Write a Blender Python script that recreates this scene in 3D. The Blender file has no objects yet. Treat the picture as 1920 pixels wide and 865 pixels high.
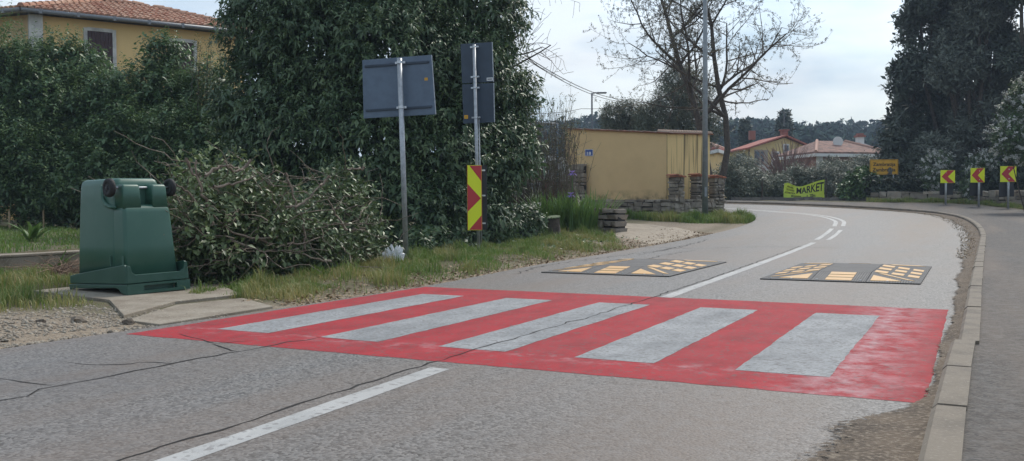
import bpy, bmesh, math, random
import numpy as np
from mathutils import Matrix, Vector
random.seed(7)
SC = bpy.context.scene
COL = SC.collection

# ------------------------------------------------------------------ camera
FPX, YAW, PIT, ROL, CAMH = 1700.0, .4719, -.0312, -.0059, .98
def _basis():
    f = Vector((-math.sin(YAW)*math.cos(PIT), math.cos(YAW)*math.cos(PIT), math.sin(PIT)))
    r = Vector((math.cos(YAW), math.sin(YAW), 0)); u = r.cross(f)
    return r*math.cos(ROL)+u*math.sin(ROL), u*math.cos(ROL)-r*math.sin(ROL), f
CR, CU, CF = _basis()
cam_d = bpy.data.cameras.new('camera'); cam = bpy.data.objects.new('camera', cam_d); COL.objects.link(cam)
cam_d.sensor_width = 36; cam_d.lens = 36*FPX/1920; cam_d.clip_start = .05; cam_d.clip_end = 3000
cam.matrix_world = Matrix(((CR.x, CU.x, -CF.x, 0), (CR.y, CU.y, -CF.y, 0), (CR.z, CU.z, -CF.z, CAMH), (0, 0, 0, 1)))
SC.camera = cam
# ------------------------------------------------------------------ light
SUN_AZ = -YAW + math.radians(34)          # clockwise from +Y: ahead and to the right of the view
SUN_EL = math.radians(49)
sun_d = bpy.data.lights.new('sun', 'SUN'); sun = bpy.data.objects.new('sun', sun_d); COL.objects.link(sun)
sun_d.energy = 1.4; sun_d.angle = math.radians(14); sun_d.color = (1, .95, .87)
sdir = Vector((math.sin(SUN_AZ)*math.cos(SUN_EL), math.cos(SUN_AZ)*math.cos(SUN_EL), math.sin(SUN_EL)))
sun.rotation_euler = (-sdir).to_track_quat('-Z', 'Y').to_euler(); sun.location = sdir*60
W = bpy.data.worlds.new('World'); SC.world = W; W.use_nodes = True
nt = W.node_tree; nt.nodes.clear()
def wn(t, **k):
    n = nt.nodes.new(t)
    for a, b in k.items(): setattr(n, a, b)
    return n
sky = wn('ShaderNodeTexSky', sky_type='NISHITA', sun_disc=False, sun_elevation=SUN_EL, sun_rotation=SUN_AZ, air_density=1.2, dust_density=2.0)
bg = wn('ShaderNodeBackground'); bg.inputs['Strength'].default_value = .1
out = wn('ShaderNodeOutputWorld')
tc = wn('ShaderNodeTexCoord'); mp = wn('ShaderNodeMapping'); mp.inputs['Scale'].default_value = (1, 1, 3.2); mp.inputs['Location'].default_value = (.3, .1, .12)
no = wn('ShaderNodeTexNoise'); no.inputs['Scale'].default_value = 2.6; no.inputs['Detail'].default_value = 7; no.inputs['Roughness'].default_value = .52
rp = wn('ShaderNodeValToRGB'); rp.color_ramp.elements[0].position = .36; rp.color_ramp.elements[1].position = .62
rp.color_ramp.elements[0].color = (.35, .35, .35, 1); rp.color_ramp.elements[1].color = (.97, .97, .97, 1)
no2 = wn('ShaderNodeTexNoise'); no2.inputs['Scale'].default_value = 3.3; no2.inputs['Detail'].default_value = 5
cr2 = wn('ShaderNodeValToRGB'); cr2.color_ramp.elements[0].position = .43; cr2.color_ramp.elements[1].position = .58
cr2.color_ramp.elements[0].color = (2.25, 3.2, 4.15, 1); cr2.color_ramp.elements[1].color = (4.9, 5.1, 5.3, 1)
mx = wn('ShaderNodeMix', data_type='RGBA')
L = nt.links.new
L(tc.outputs['Generated'], mp.inputs['Vector']); L(mp.outputs[0], no.inputs['Vector']); L(mp.outputs[0], no2.inputs['Vector'])
L(no.outputs[0], rp.inputs[0]); L(no2.outputs[0], cr2.inputs[0]); L(rp.outputs[0], mx.inputs[0]); L(sky.outputs[0], mx.inputs[6]); L(cr2.outputs[0], mx.inputs[7])
L(mx.outputs[2], bg.inputs['Color']); L(bg.outputs[0], out.inputs['Surface'])
vs = SC.view_settings; vs.view_transform = 'Standard'; vs.look = 'None'; vs.gamma = 1; vs.exposure = 1.0; vs.use_curve_mapping = False
SC.render.engine = 'CYCLES'; SC.cycles.use_denoising = True; SC.cycles.max_bounces = 6; SC.cycles.transparent_max_bounces = 6
SC.cycles.diffuse_bounces = 3; SC.cycles.glossy_bounces = 2; SC.cycles.sample_clamp_indirect = 4

# ------------------------------------------------------------------ layout helpers
def at(px, py, d):
    return Vector((0, 0, CAMH)) + CR*((px-960)/FPX*d) + CU*((432.5-py)/FPX*d) + CF*d
RAMP = np.array([(-500, 0), (17, 0), (20, .015), (22, .05), (25, .15), (29, .32), (35, .53), (40, .79), (44, .94), (48, 1.0), (54, 1.03), (3000, 1.05)])
def ramp(d): return np.interp(d, RAMP[:, 0], RAMP[:, 1])
def gnd(x, y): return float(ramp(x*CF.x+y*CF.y))
def on_ground(px, py, dz=0):
    d = 2.0
    while d < 300:
        p = at(px, py, d)
        if p.z < gnd(p.x, p.y)+dz: break
        d += .04
    return p
def col_at(px, d, z):                     # the point of picture column px at depth d and height z
    p = at(px, 379, d); return Vector((p.x, p.y, z))

# ------------------------------------------------------------------ materials
MATS = {}
def mat(name, color=(.5, .5, .5), rough=.7, metal=0, tint=None, noise=None, bump=None, trans=0, spec=.5, fn=None, orand=None):
    """noise=(scale, colour2, lo, hi): second colour by noise; tint=(colour2): mixed by per-vertex attribute tint"""
    if name in MATS: return MATS[name]
    m = bpy.data.materials.new(name); m.use_nodes = True; t = m.node_tree; N = t.nodes; K = t.links
    b = N['Principled BSDF']; b.inputs['Roughness'].default_value = rough; b.inputs['Metallic'].default_value = metal
    b.inputs['Specular IOR Level'].default_value = spec
    rgb = N.new('ShaderNodeRGB'); rgb.outputs[0].default_value = (*color, 1); cur = rgb.outputs[0]
    geo = N.new('ShaderNodeNewGeometry')
    def mixc(fac, c2, cur):
        x = N.new('ShaderNodeMix'); x.data_type = 'RGBA'; K.new(fac, x.inputs[0]); K.new(cur, x.inputs[6])
        if isinstance(c2, tuple): x.inputs[7].default_value = (*c2, 1)
        else: K.new(c2, x.inputs[7])
        return x.outputs[2]
    def nz(scale, lo=.4, hi=.6, detail=6, vec=None, stretch=None, rough_=.6):
        n = N.new('ShaderNodeTexNoise'); n.inputs['Scale'].default_value = scale; n.inputs['Detail'].default_value = detail; n.inputs['Roughness'].default_value = rough_
        src = geo.outputs['Position']
        if stretch:
            mp = N.new('ShaderNodeMapping'); mp.inputs['Scale'].default_value = stretch; K.new(src, mp.inputs[0]); src = mp.outputs[0]
        K.new(src, n.inputs['Vector'])
        r = N.new('ShaderNodeMapRange'); r.inputs[1].default_value = lo; r.inputs[2].default_value = hi; K.new(n.outputs[0], r.inputs[0])
        return r.outputs[0]
    if tint:
        a = N.new('ShaderNodeAttribute'); a.attribute_name = 'tint'; cur = mixc(a.outputs['Fac'], tint, cur)
    if orand:
        oi = N.new('ShaderNodeObjectInfo'); cur = mixc(oi.outputs['Random'], orand, cur)
    for q in (noise if isinstance(noise, list) else [noise] if noise else []):
        cur = mixc(nz(q[0], q[2], q[3], stretch=q[4] if len(q) > 4 else None), q[1], cur)
    if fn: cur = fn(m, N, K, b, geo, mixc, nz, cur)
    K.new(cur, b.inputs['Base Color'])
    if bump:
        n = N.new('ShaderNodeTexNoise'); n.inputs['Scale'].default_value = bump[0]; n.inputs['Detail'].default_value = 5; K.new(geo.outputs['Position'], n.inputs['Vector'])
        bp = N.new('ShaderNodeBump'); bp.inputs['Strength'].default_value = bump[1]; bp.inputs['Distance'].default_value = bump[2] if len(bump) > 2 else .01
        K.new(n.outputs[0], bp.inputs['Height']); K.new(bp.outputs[0], b.inputs['Normal'])
    if trans:
        tr = N.new('ShaderNodeBsdfTranslucent'); K.new(cur, tr.inputs[0]); ms = N.new('ShaderNodeMixShader'); ms.inputs[0].default_value = trans
        K.new(b.outputs[0], ms.inputs[1]); K.new(tr.outputs[0], ms.inputs[2]); K.new(ms.outputs[0], N['Material Output'].inputs[0])
    MATS[name] = m
    return m

def asphalt_fn(m, N, K, b, geo, mixc, nz, cur, light=(.225, .214, .202), lanes=True):
    # aggregate
    v = N.new('ShaderNodeTexVoronoi'); v.inputs['Scale'].default_value = 72; K.new(geo.outputs['Position'], v.inputs['Vector'])
    sep = N.new('ShaderNodeSeparateColor'); K.new(v.outputs['Color'], sep.inputs[0])
    r = N.new('ShaderNodeMapRange'); r.inputs[1].default_value = .1; r.inputs[2].default_value = .95; K.new(sep.outputs[0], r.inputs[0])
    cur = mixc(r.outputs[0], light, cur)
    r2 = N.new('ShaderNodeMapRange'); r2.inputs[1].default_value = .80; r2.inputs[2].default_value = .9; K.new(sep.outputs[1], r2.inputs[0])
    cur = mixc(r2.outputs[0], (.04, .038, .036), cur)
    # brown dust carried along the lanes, large stains
    t = nz(1.0, .45, .70, stretch=(.8, .10, 1), detail=4)
    dust = N.new('ShaderNodeMath'); dust.operation = 'MULTIPLY'; dust.inputs[1].default_value = .72; K.new(t, dust.inputs[0])
    cur = mixc(dust.outputs[0], (.165, .122, .092), cur)
    if lanes:                                # oil and dust bands in the middle of each lane
        sp = N.new('ShaderNodeSeparateXYZ'); K.new(geo.outputs['Position'], sp.inputs[0]); tot = None
        for c in (-1.25, -4.45):
            a = N.new('ShaderNodeMath'); a.operation = 'SUBTRACT'; a.inputs[1].default_value = c; K.new(sp.outputs[0], a.inputs[0])
            ab = N.new('ShaderNodeMath'); ab.operation = 'ABSOLUTE'; K.new(a.outputs[0], ab.inputs[0])
            mr = N.new('ShaderNodeMapRange'); mr.interpolation_type = 'SMOOTHSTEP'; mr.inputs[1].default_value = .95; mr.inputs[2].default_value = .1; K.new(ab.outputs[0], mr.inputs[0])
            if tot is None: tot = mr.outputs[0]
            else:
                ad = N.new('ShaderNodeMath'); ad.operation = 'ADD'; K.new(tot, ad.inputs[0]); K.new(mr.outputs[0], ad.inputs[1]); tot = ad.outputs[0]
        mu = N.new('ShaderNodeMath'); mu.operation = 'MULTIPLY'; K.new(tot, mu.inputs[0]); K.new(nz(1.0, .35, .68, stretch=(.9, .22, 1), detail=5), mu.inputs[1])
        m2 = N.new('ShaderNodeMath'); m2.operation = 'MULTIPLY'; m2.inputs[1].default_value = .75; K.new(mu.outputs[0], m2.inputs[0])
        cur = mixc(m2.outputs[0], (.135, .102, .078), cur)
    s = nz(.5, .55, .8, detail=8); st = N.new('ShaderNodeMath'); st.operation = 'MULTIPLY'; st.inputs[1].default_value = .45; K.new(s, st.inputs[0])
    cur = mixc(st.outputs[0], (.09, .09, .095), cur)
    f = nz(11, .46, .70, detail=8, rough_=.7); fm = N.new('ShaderNodeMath'); fm.operation = 'MULTIPLY'; fm.inputs[1].default_value = .5; K.new(f, fm.inputs[0])
    cur = mixc(fm.outputs[0], (.185, .174, .164), cur)
    bp = N.new('ShaderNodeBump'); bp.inputs['Strength'].default_value = .55; bp.inputs['Distance'].default_value = .004
    K.new(v.outputs['Distance'], bp.inputs['Height']); bp.invert = True; K.new(bp.outputs[0], b.inputs['Normal'])
    return cur
ASPH = mat('asphalt', (.075, .072, .069), .6, fn=asphalt_fn)
PAVE = mat('pavement_asphalt', (.042, .038, .035), .8, spec=.3, fn=lambda *a: asphalt_fn(*a, light=(.10, .088, .078), lanes=False), noise=(1.3, (.085, .072, .062), .45, .7))

def paint_fn(worn, lo, hi):
    def fn(m, N, K, b, geo, mixc, nz, cur):
        s = nz(2.2, .42, .72, detail=4, stretch=(1, .5, 1)); q = N.new('ShaderNodeMath'); q.operation = 'MULTIPLY'; q.inputs[1].default_value = .55; K.new(s, q.inputs[0])
        cur = mixc(q.outputs[0], worn, cur)
        dk = N.new('ShaderNodeMix'); dk.data_type = 'RGBA'; dk.blend_type = 'MULTIPLY'; dk.inputs[7].default_value = (.66, .67, .68, 1)   # blotchy tyre wear
        md = N.new('ShaderNodeMath'); md.operation = 'MULTIPLY'; md.inputs[1].default_value = .85; K.new(nz(4.5, .42, .68, detail=7, stretch=(1, .6, 1), rough_=.65), md.inputs[0])
        K.new(md.outputs[0], dk.inputs[0]); K.new(cur, dk.inputs[6]); cur = dk.outputs[2]
        vs_ = N.new('ShaderNodeTexVoronoi'); vs_.inputs['Scale'].default_value = 42; K.new(geo.outputs['Position'], vs_.inputs['Vector'])
        sc_ = N.new('ShaderNodeSeparateColor'); K.new(vs_.outputs['Color'], sc_.inputs[0]); rg = N.new('ShaderNodeMapRange'); rg.inputs[1].default_value = .86; rg.inputs[2].default_value = .94; K.new(sc_.outputs[0], rg.inputs[0])
        rm = N.new('ShaderNodeMath'); rm.operation = 'MULTIPLY'; rm.inputs[1].default_value = .5; K.new(rg.outputs[0], rm.inputs[0])
        cur = mixc(rm.outputs[0], (.11, .095, .09), cur)
        f = nz(38, lo, hi, detail=8, rough_=.75)
        cur = mixc(f, (.10, .085, .08), cur)
        v = N.new('ShaderNodeTexVoronoi'); v.inputs['Scale'].default_value = 110; K.new(geo.outputs['Position'], v.inputs['Vector'])
        bp = N.new('ShaderNodeBump'); bp.inputs['Strength'].default_value = .35; bp.inputs['Distance'].default_value = .003; bp.invert = True
        K.new(v.outputs['Distance'], bp.inputs['Height']); K.new(bp.outputs[0], b.inputs['Normal'])
        sp = N.new('ShaderNodeSeparateXYZ'); K.new(geo.outputs['Position'], sp.inputs[0])
        return cur
    return fn
def red_fn(m, N, K, b, geo, mixc, nz, cur):
    cur = paint_fn((.25, .045, .05), .53, .78)(m, N, K, b, geo, mixc, nz, cur)
    # chalky white powder scuffed over the red beside the right-hand stripe
    sp = N.new('ShaderNodeSeparateXYZ'); K.new(geo.outputs['Position'], sp.inputs[0])
    def bell(sock, c, w):
        a = N.new('ShaderNodeMath'); a.operation = 'SUBTRACT'; a.inputs[1].default_value = c; K.new(sock, a.inputs[0])
        ab = N.new('ShaderNodeMath'); ab.operation = 'ABSOLUTE'; K.new(a.outputs[0], ab.inputs[0])
        mr = N.new('ShaderNodeMapRange'); mr.inputs[1].default_value = w; mr.inputs[2].default_value = 0; K.new(ab.outputs[0], mr.inputs[0]); return mr.outputs[0]
    g = N.new('ShaderNodeMath'); g.operation = 'MULTIPLY'; K.new(bell(sp.outputs[0], -.62, .42), g.inputs[0]); K.new(nz(7, .40, .68, detail=9, rough_=.7), g.inputs[1])
    g2 = N.new('ShaderNodeMath'); g2.operation = 'MULTIPLY'; g2.inputs[1].default_value = .9; K.new(g.outputs[0], g2.inputs[0])
    cur = mixc(g2.outputs[0], (.46, .33, .34), cur)
    h = N.new('ShaderNodeMath'); h.operation = 'MULTIPLY'; K.new(bell(sp.outputs[1], 5.2, .22), h.inputs[0]); K.new(nz(5, .5, .75, detail=9, rough_=.7), h.inputs[1])
    cur = mixc(h.outputs[0], (.42, .24, .25), cur)
    return cur
RED = mat('red_paint', (.36, .025, .033), .8, spec=.25, fn=red_fn)
WHITE = mat('white_paint', (.32, .328, .332), .75, spec=.3, fn=paint_fn((.17, .18, .185), .48, .74))
LINEW = mat('line_paint', (.42, .415, .40), .6, fn=paint_fn((.31, .30, .29), .57, .78))
CRACK = mat('crack_dark', (.018, .016, .015), .95)
DIRT = mat('kerb_dirt', (.145, .108, .076), .95, noise=[(3, (.08, .06, .044), .4, .65), (40, (.27, .22, .165), .5, .66), (90, (.07, .055, .04), .56, .68)], bump=(60, .8, .02))
KERBM = mat('kerb_concrete', (.20, .168, .13), .9, noise=[(4, (.12, .10, .08), .45, .7), (60, (.29, .255, .215), .55, .75)], bump=(90, .4, .005))
CONC = mat('old_concrete', (.27, .232, .18), .9, noise=[(2.5, (.17, .135, .098), .40, .66), (45, (.42, .38, .32), .55, .75)], bump=(70, .4, .006))
def ground_fn(m, N, K, b, geo, mixc, nz, cur):
    a = N.new('ShaderNodeAttribute'); a.attribute_name = 'tint'
    cur = mixc(nz(9, .4, .65), (.12, .09, .055), cur)
    g = N.new('ShaderNodeRGB'); g.outputs[0].default_value = (.27, .215, .155, 1)
    gg = mixc(nz(25, .42, .62, detail=8), (.17, .13, .09), g.outputs[0]); gg = mixc(nz(60, .58, .66), (.42, .37, .31), gg)
    return mixc(a.outputs['Fac'], gg, cur)
GROUND = mat('verge_soil', (.085, .085, .035), .95, fn=ground_fn, bump=(30, .8, .03))
GRASS = mat('grass_blade', (.115, .200, .036), .6, tint=(.36, .30, .125), trans=.35)
LITTER = mat('leaf_litter', (.20, .125, .065), .8, tint=(.36, .27, .17))
PEBBLE = mat('pebble', (.19, .155, .118), .9, tint=(.33, .29, .235))
GALV = mat('galvanised_steel', (.42, .44, .46), .45, .55, noise=(14, (.30, .32, .34), .4, .65))
ALU = mat('bracket_aluminium', (.5, .52, .54), .35, .8)
SIGNBACK = mat('sign_back_grey', (.105, .145, .20), .42, .2, noise=(5, (.085, .117, .165), .4, .65))
SIGNDARK = mat('sign_back_dark', (.034, .055, .085), .5, noise=(5, (.028, .044, .068), .4, .65))
BLACKB = mat('black_board', (.012, .013, .018), .5)
STICKY = mat('yellow_sticker', (.70, .36, .02), .5)
STICKW = mat('white_sticker', (.62, .63, .64), .5)
INK = mat('black_ink', (.012, .012, .012), .6)
GREYINK = mat('grey_ink', (.16, .17, .18), .6)
CHY = mat('fluorescent_yellow', (.74, .80, .015), .45)
CHR = mat('signal_red', (.47, .028, .035), .45)
TOWNY = mat('town_sign_yellow', (.62, .32, .015), .45, noise=(6, (.52, .26, .015), .45, .65))
BANNERM = mat('lime_banner', (.50, .62, .075), .55, noise=(3, (.42, .55, .07), .4, .6), trans=.15)
BINM = mat('green_plastic', (.030, .100, .070), .40, noise=[(2.2, (.046, .12, .088), .4, .65), (30, (.06, .12, .095), .62, .8)])
BINL = mat('green_plastic_lid', (.018, .070, .048), .42, noise=(3, (.030, .085, .062), .4, .65))
RUBBER = mat('tyre_rubber', (.016, .016, .017), .75)
HUBM = mat('hub_plastic', (.03, .032, .036), .5)
def ribs_fn(m, N, K, b, geo, mixc, nz, cur):
    w = N.new('ShaderNodeTexWave'); w.bands_direction = 'X'; w.inputs['Scale'].default_value = 11; K.new(geo.outputs['Position'], w.inputs['Vector'])
    bp = N.new('ShaderNodeBump'); bp.inputs['Strength'].default_value = .7; bp.inputs['Distance'].default_value = .006; K.new(w.outputs[0], bp.inputs['Height']); K.new(bp.outputs[0], b.inputs['Normal'])
    return cur
CUSH = mat('cushion_rubber', (.030, .030, .032), .62, noise=[(6, (.085, .08, .075), .5, .8), (60, (.06, .058, .056), .5, .7)], fn=ribs_fn)
CUSHY = mat('cushion_yellow', (.60, .35, .13), .55, noise=[(9, (.50, .32, .15), .45, .7), (70, (.30, .2, .12), .62, .78)])
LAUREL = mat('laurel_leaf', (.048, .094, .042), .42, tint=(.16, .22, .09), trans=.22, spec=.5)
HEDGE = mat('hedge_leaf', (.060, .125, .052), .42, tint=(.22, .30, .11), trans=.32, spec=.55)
PILELEAF = mat('cut_leaf', (.052, .088, .032), .42, tint=(.22, .28, .115), trans=.18)
OLIVE = mat('olive_leaf', (.085, .105, .066), .55, tint=(.24, .265, .20), trans=.12)
CONIF = mat('conifer_needles', (.044, .062, .044), .7, tint=(.135, .155, .112), trans=.05)
FOREST = mat('forest_leaf', (.022, .045, .034), 1, tint=(.045, .075, .055), spec=.1)
IVY = mat('ivy_leaf', (.035, .085, .022), .4, tint=(.13, .20, .05), trans=.15)
IRIS = mat('iris_blade', (.085, .18, .045), .45, tint=(.20, .30, .08), trans=.2)
PETAL = mat('white_blossom', (.46, .46, .43), .7, tint=(.30, .31, .28), trans=.2)
PURPLE = mat('purple_petal', (.30, .22, .55), .6, trans=.2)
BUD = mat('bud_leaf', (.085, .085, .045), .7, tint=(.16, .15, .085))
BARK = mat('bark_brown', (.095, .075, .058), .9, noise=(12, (.05, .040, .032), .4, .65), bump=(40, .8, .02))
TWIG = mat('twig_grey', (.25, .20, .155), .9, noise=(9, (.13, .10, .075), .4, .62))
STEMD = mat('stem_dark', (.105, .082, .064), .9, noise=(9, (.17, .138, .108), .4, .62))
def streak_fn(m, N, K, b, geo, mixc, nz, cur):
    s = nz(1, .53, .63, detail=5, stretch=(9, 9, .35), rough_=.5)
    q = N.new('ShaderNodeMath'); q.operation = 'MULTIPLY'; q.inputs[1].default_value = .85; K.new(s, q.inputs[0])
    return mixc(q.outputs[0], (.10, .075, .035), cur)
def damp_fn(m, N, K, b, geo, mixc, nz, cur):
    sp = N.new('ShaderNodeSeparateXYZ'); K.new(geo.outputs['Position'], sp.inputs[0])
    mr = N.new('ShaderNodeMapRange'); mr.inputs[1].default_value = 1.42; mr.inputs[2].default_value = 1.0; K.new(sp.outputs[2], mr.inputs[0])
    g = N.new('ShaderNodeMath'); g.operation = 'MULTIPLY'; K.new(mr.outputs[0], g.inputs[0]); K.new(nz(3.2, .42, .66, detail=8), g.inputs[1])
    return mixc(g.outputs[0], (.09, .075, .04), cur)
SHEDP = mat('shed_plaster', (.71, .505, .26), .9, noise=(1.4, (.66, .465, .24), .4, .65), fn=damp_fn, bump=(50, .25, .005))
SHEDS = mat('shed_plaster_streaked', (.70, .51, .235), .9, fn=streak_fn, bump=(50, .25, .005))
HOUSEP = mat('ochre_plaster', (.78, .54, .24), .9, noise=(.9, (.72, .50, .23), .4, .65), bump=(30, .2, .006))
TRIM = mat('pale_trim', (.60, .58, .54), .85, noise=(3, (.40, .385, .36), .4, .65))
SHUT = mat('shutter_brown', (.060, .028, .030), .65, noise=(4, (.045, .022, .025), .4, .65, (6, 6, .6)))
GUTT = mat('grey_gutter', (.20, .205, .215), .5, .3)
TILE = mat('terracotta_tile', (.40, .185, .115), .9, tint=(.52, .32, .22), noise=[(7, (.24, .135, .095), .52, .72)])
TILEC = mat('terracotta_cap', (.36, .13, .07), .85, noise=(8, (.24, .10, .06), .42, .65))
UNDER = mat('roof_underlay', (.10, .055, .04), .95)
STONE = mat('wall_stone', (.37, .325, .265), .92, orand=(.165, .14, .11), noise=[(5, (.18, .15, .12), .45, .7), (1.7, (.33, .25, .18), .55, .72), (40, (.30, .285, .26), .58, .75)], bump=(30, .7, .015))
MORTAR = mat('mortar_dark', (.030, .026, .022), .95, bump=(40, .6, .02))
BLUEP = mat('blue_paint', (.075, .16, .25), .5, noise=(9, (.13, .15, .15), .5, .7))
PLATE = mat('enamel_blue', (.015, .07, .30), .3)
ENW = mat('enamel_white', (.75, .76, .78), .35)
TARP = mat('pale_cover', (.36, .37, .35), .7, noise=(5, (.26, .27, .25), .4, .65))
CREAM = mat('cream_plaster', (.58, .47, .21), .9, noise=(1, (.52, .42, .2), .4, .65))
BRICKY = mat('pink_render', (.30, .16, .125), .9, noise=(2, (.25, .135, .105), .4, .65))
WHITEP = mat('white_render', (.62, .62, .60), .85)
GLASS = mat('window_glass', (.03, .04, .05), .12, spec=.8)
FARROOF = mat('far_roof_red', (.34, .105, .075), .9, noise=(1.6, (.27, .09, .065), .4, .65))
FARROOF2 = mat('far_roof_mottled', (.24, .13, .10), .9, noise=[(2.2, (.12, .075, .06), .42, .62), (5, (.33, .2, .15), .55, .7)])
BAGM = mat('clear_plastic', (.78, .80, .82), .15, trans=.3)
WIRE = mat('cable_black', (.02, .02, .022), .6)
RUST = mat('rusty_post', (.06, .04, .03), .8)
POLEC = mat('lamp_pole_steel', (.27, .29, .30), .5, .35, noise=(8, (.21, .225, .235), .4, .65))

# ------------------------------------------------------------------ object helpers
def tag(o, label=None, cat=None, group=None, kind=None):
    if label: o['label'] = label
    if cat: o['category'] = cat
    if group: o['group'] = group
    if kind: o['kind'] = kind
    return o
def setpar(o, p):
    if p is not None:
        o.parent = p; o.matrix_parent_inverse = p.matrix_basis.inverted()
    return o
def thing(name, loc, label, cat, group=None):
    o = bpy.data.objects.new(name, None); COL.objects.link(o); o.location = loc; o.empty_display_size = .2
    o.matrix_basis = Matrix.Translation(loc); return tag(o, label, cat, group)
def link(name, me, m, parent=None, smooth=False):
    o = bpy.data.objects.new(name, me); COL.objects.link(o)
    if m is not None and not me.materials: me.materials.append(m)
    if smooth: me.polygons.foreach_set('use_smooth', [True]*len(me.polygons))
    return setpar(o, parent)
def mk(name, V, Fc, m, parent=None, smooth=False):
    me = bpy.data.meshes.new(name); me.from_pydata([tuple(v) for v in V], [], [tuple(f) for f in Fc]); me.update()
    return link(name, me, m, parent, smooth)
def big(name, V, Fc, m, parent=None, tint=None, smooth=False, mats=None, midx=None):
    V = np.asarray(V, np.float32); Fc = np.asarray(Fc, np.int32); n = Fc.shape[1]
    me = bpy.data.meshes.new(name); me.vertices.add(len(V)); me.vertices.foreach_set('co', V.ravel())
    me.loops.add(Fc.size); me.loops.foreach_set('vertex_index', Fc.ravel())
    me.polygons.add(len(Fc)); me.polygons.foreach_set('loop_start', np.arange(0, Fc.size, n, dtype=np.int32))
    try: me.polygons.foreach_set('loop_total', np.full(len(Fc), n, np.int32))
    except Exception: pass
    if mats:
        for q in mats: me.materials.append(q)
        me.polygons.foreach_set('material_index', np.asarray(midx, np.int32))
    me.update(calc_edges=True)
    if tint is not None:
        a = me.attributes.new('tint', 'FLOAT', 'POINT'); a.data.foreach_set('value', np.asarray(tint, np.float32))
    return link(name, me, m, parent, smooth)
class Geo:
    def __init__(s): s.v = []; s.f = []; s.n = 0
    def add(s, V, Fc):
        s.v += [tuple(v) for v in V]; s.f += [tuple(i+s.n for i in f) for f in Fc]; s.n += len(V); return s
    def box(s, c, sx, sy, sz, ax=None):
        c = Vector(c); X, Y, Z = ax or (Vector((1, 0, 0)), Vector((0, 1, 0)), Vector((0, 0, 1)))
        V = [c+X*(sx/2*a)+Y*(sy/2*b)+Z*(sz/2*e) for e in (-1, 1) for b in (-1, 1) for a in (-1, 1)]
        return s.add(V, [(0, 2, 3, 1), (4, 5, 7, 6), (0, 1, 5, 4), (2, 6, 7, 3), (0, 4, 6, 2), (1, 3, 7, 5)])
    def tube(s, pts, rad, n=8, cap=True):
        pts = [Vector(p) for p in pts]; rad = rad if hasattr(rad, '__len__') else [rad]*len(pts); V = []; Fc = []
        up = Vector((0, 0, 1))
        for i, p in enumerate(pts):
            t = (pts[min(i+1, len(pts)-1)]-pts[max(i-1, 0)]).normalized()
            a = t.cross(up) if abs(t.z) < .95 else t.cross(Vector((0, 1, 0))); a.normalize(); b = t.cross(a)
            V += [p+(a*math.cos(2*math.pi*k/n)+b*math.sin(2*math.pi*k/n))*rad[i] for k in range(n)]
        for i in range(len(pts)-1):
            Fc += [(i*n+k, i*n+(k+1) % n, (i+1)*n+(k+1) % n, (i+1)*n+k) for k in range(n)]
        if cap: Fc += [tuple(range(n)), tuple(range((len(pts)-1)*n, len(pts)*n))[::-1]]
        return s.add(V, Fc)
    def prism(s, poly, off):
        n = len(poly); V = [Vector(p) for p in poly]; V += [p+Vector(off) for p in V]
        return s.add(V, [tuple(range(n))[::-1], tuple(range(n, 2*n))]+[(i, (i+1) % n, n+(i+1) % n, n+i) for i in range(n)])
    def make(s, name, m, parent=None, smooth=False, bevel=0):
        me = bpy.data.meshes.new(name); me.from_pydata(s.v, [], s.f); me.update()
        bm = bmesh.new(); bm.from_mesh(me)
        bmesh.ops.recalc_face_normals(bm, faces=bm.faces)
        if bevel: bmesh.ops.bevel(bm, geom=bm.edges[:], offset=bevel, segments=2, affect='EDGES', profile=.5)
        bm.to_mesh(me); bm.free()
        return link(name, me, m, parent, smooth)
def fitted_text(name, body, o, xd, zd, w, h, m, parent, lift=.0, warp=None):
    """flat lettering that fills a w x h box whose lower left corner is o"""
    cu = bpy.data.curves.new('t', 'FONT'); cu.body = body; cu.resolution_u = 3; cu.offset = .022
    ob = bpy.data.objects.new('t', cu); COL.objects.link(ob); dg = bpy.context.evaluated_depsgraph_get()
    me = bpy.data.meshes.new_from_object(ob.evaluated_get(dg)); bpy.data.objects.remove(ob)
    bm = bmesh.new(); bm.from_mesh(me); bmesh.ops.triangulate(bm, faces=bm.faces)
    if warp:
        bmesh.ops.subdivide_edges(bm, edges=[e for e in bm.edges if e.calc_length() > .12], cuts=2); bmesh.ops.triangulate(bm, faces=bm.faces)
    xs = [v.co.x for v in bm.verts]; ys = [v.co.y for v in bm.verts]; x0, x1, y0, y1 = min(xs), max(xs), min(ys), max(ys)
    for v in bm.verts:
        a = (v.co.x-x0)/(x1-x0); b = (v.co.y-y0)/(y1-y0)
        v.co = warp(a, b) if warp else Vector(o)+xd*(a*w)+zd*(b*h)
    bm.to_mesh(me); bm.free(); me.name = name; me.materials.clear()
    return link(name, me, m, parent)

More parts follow.
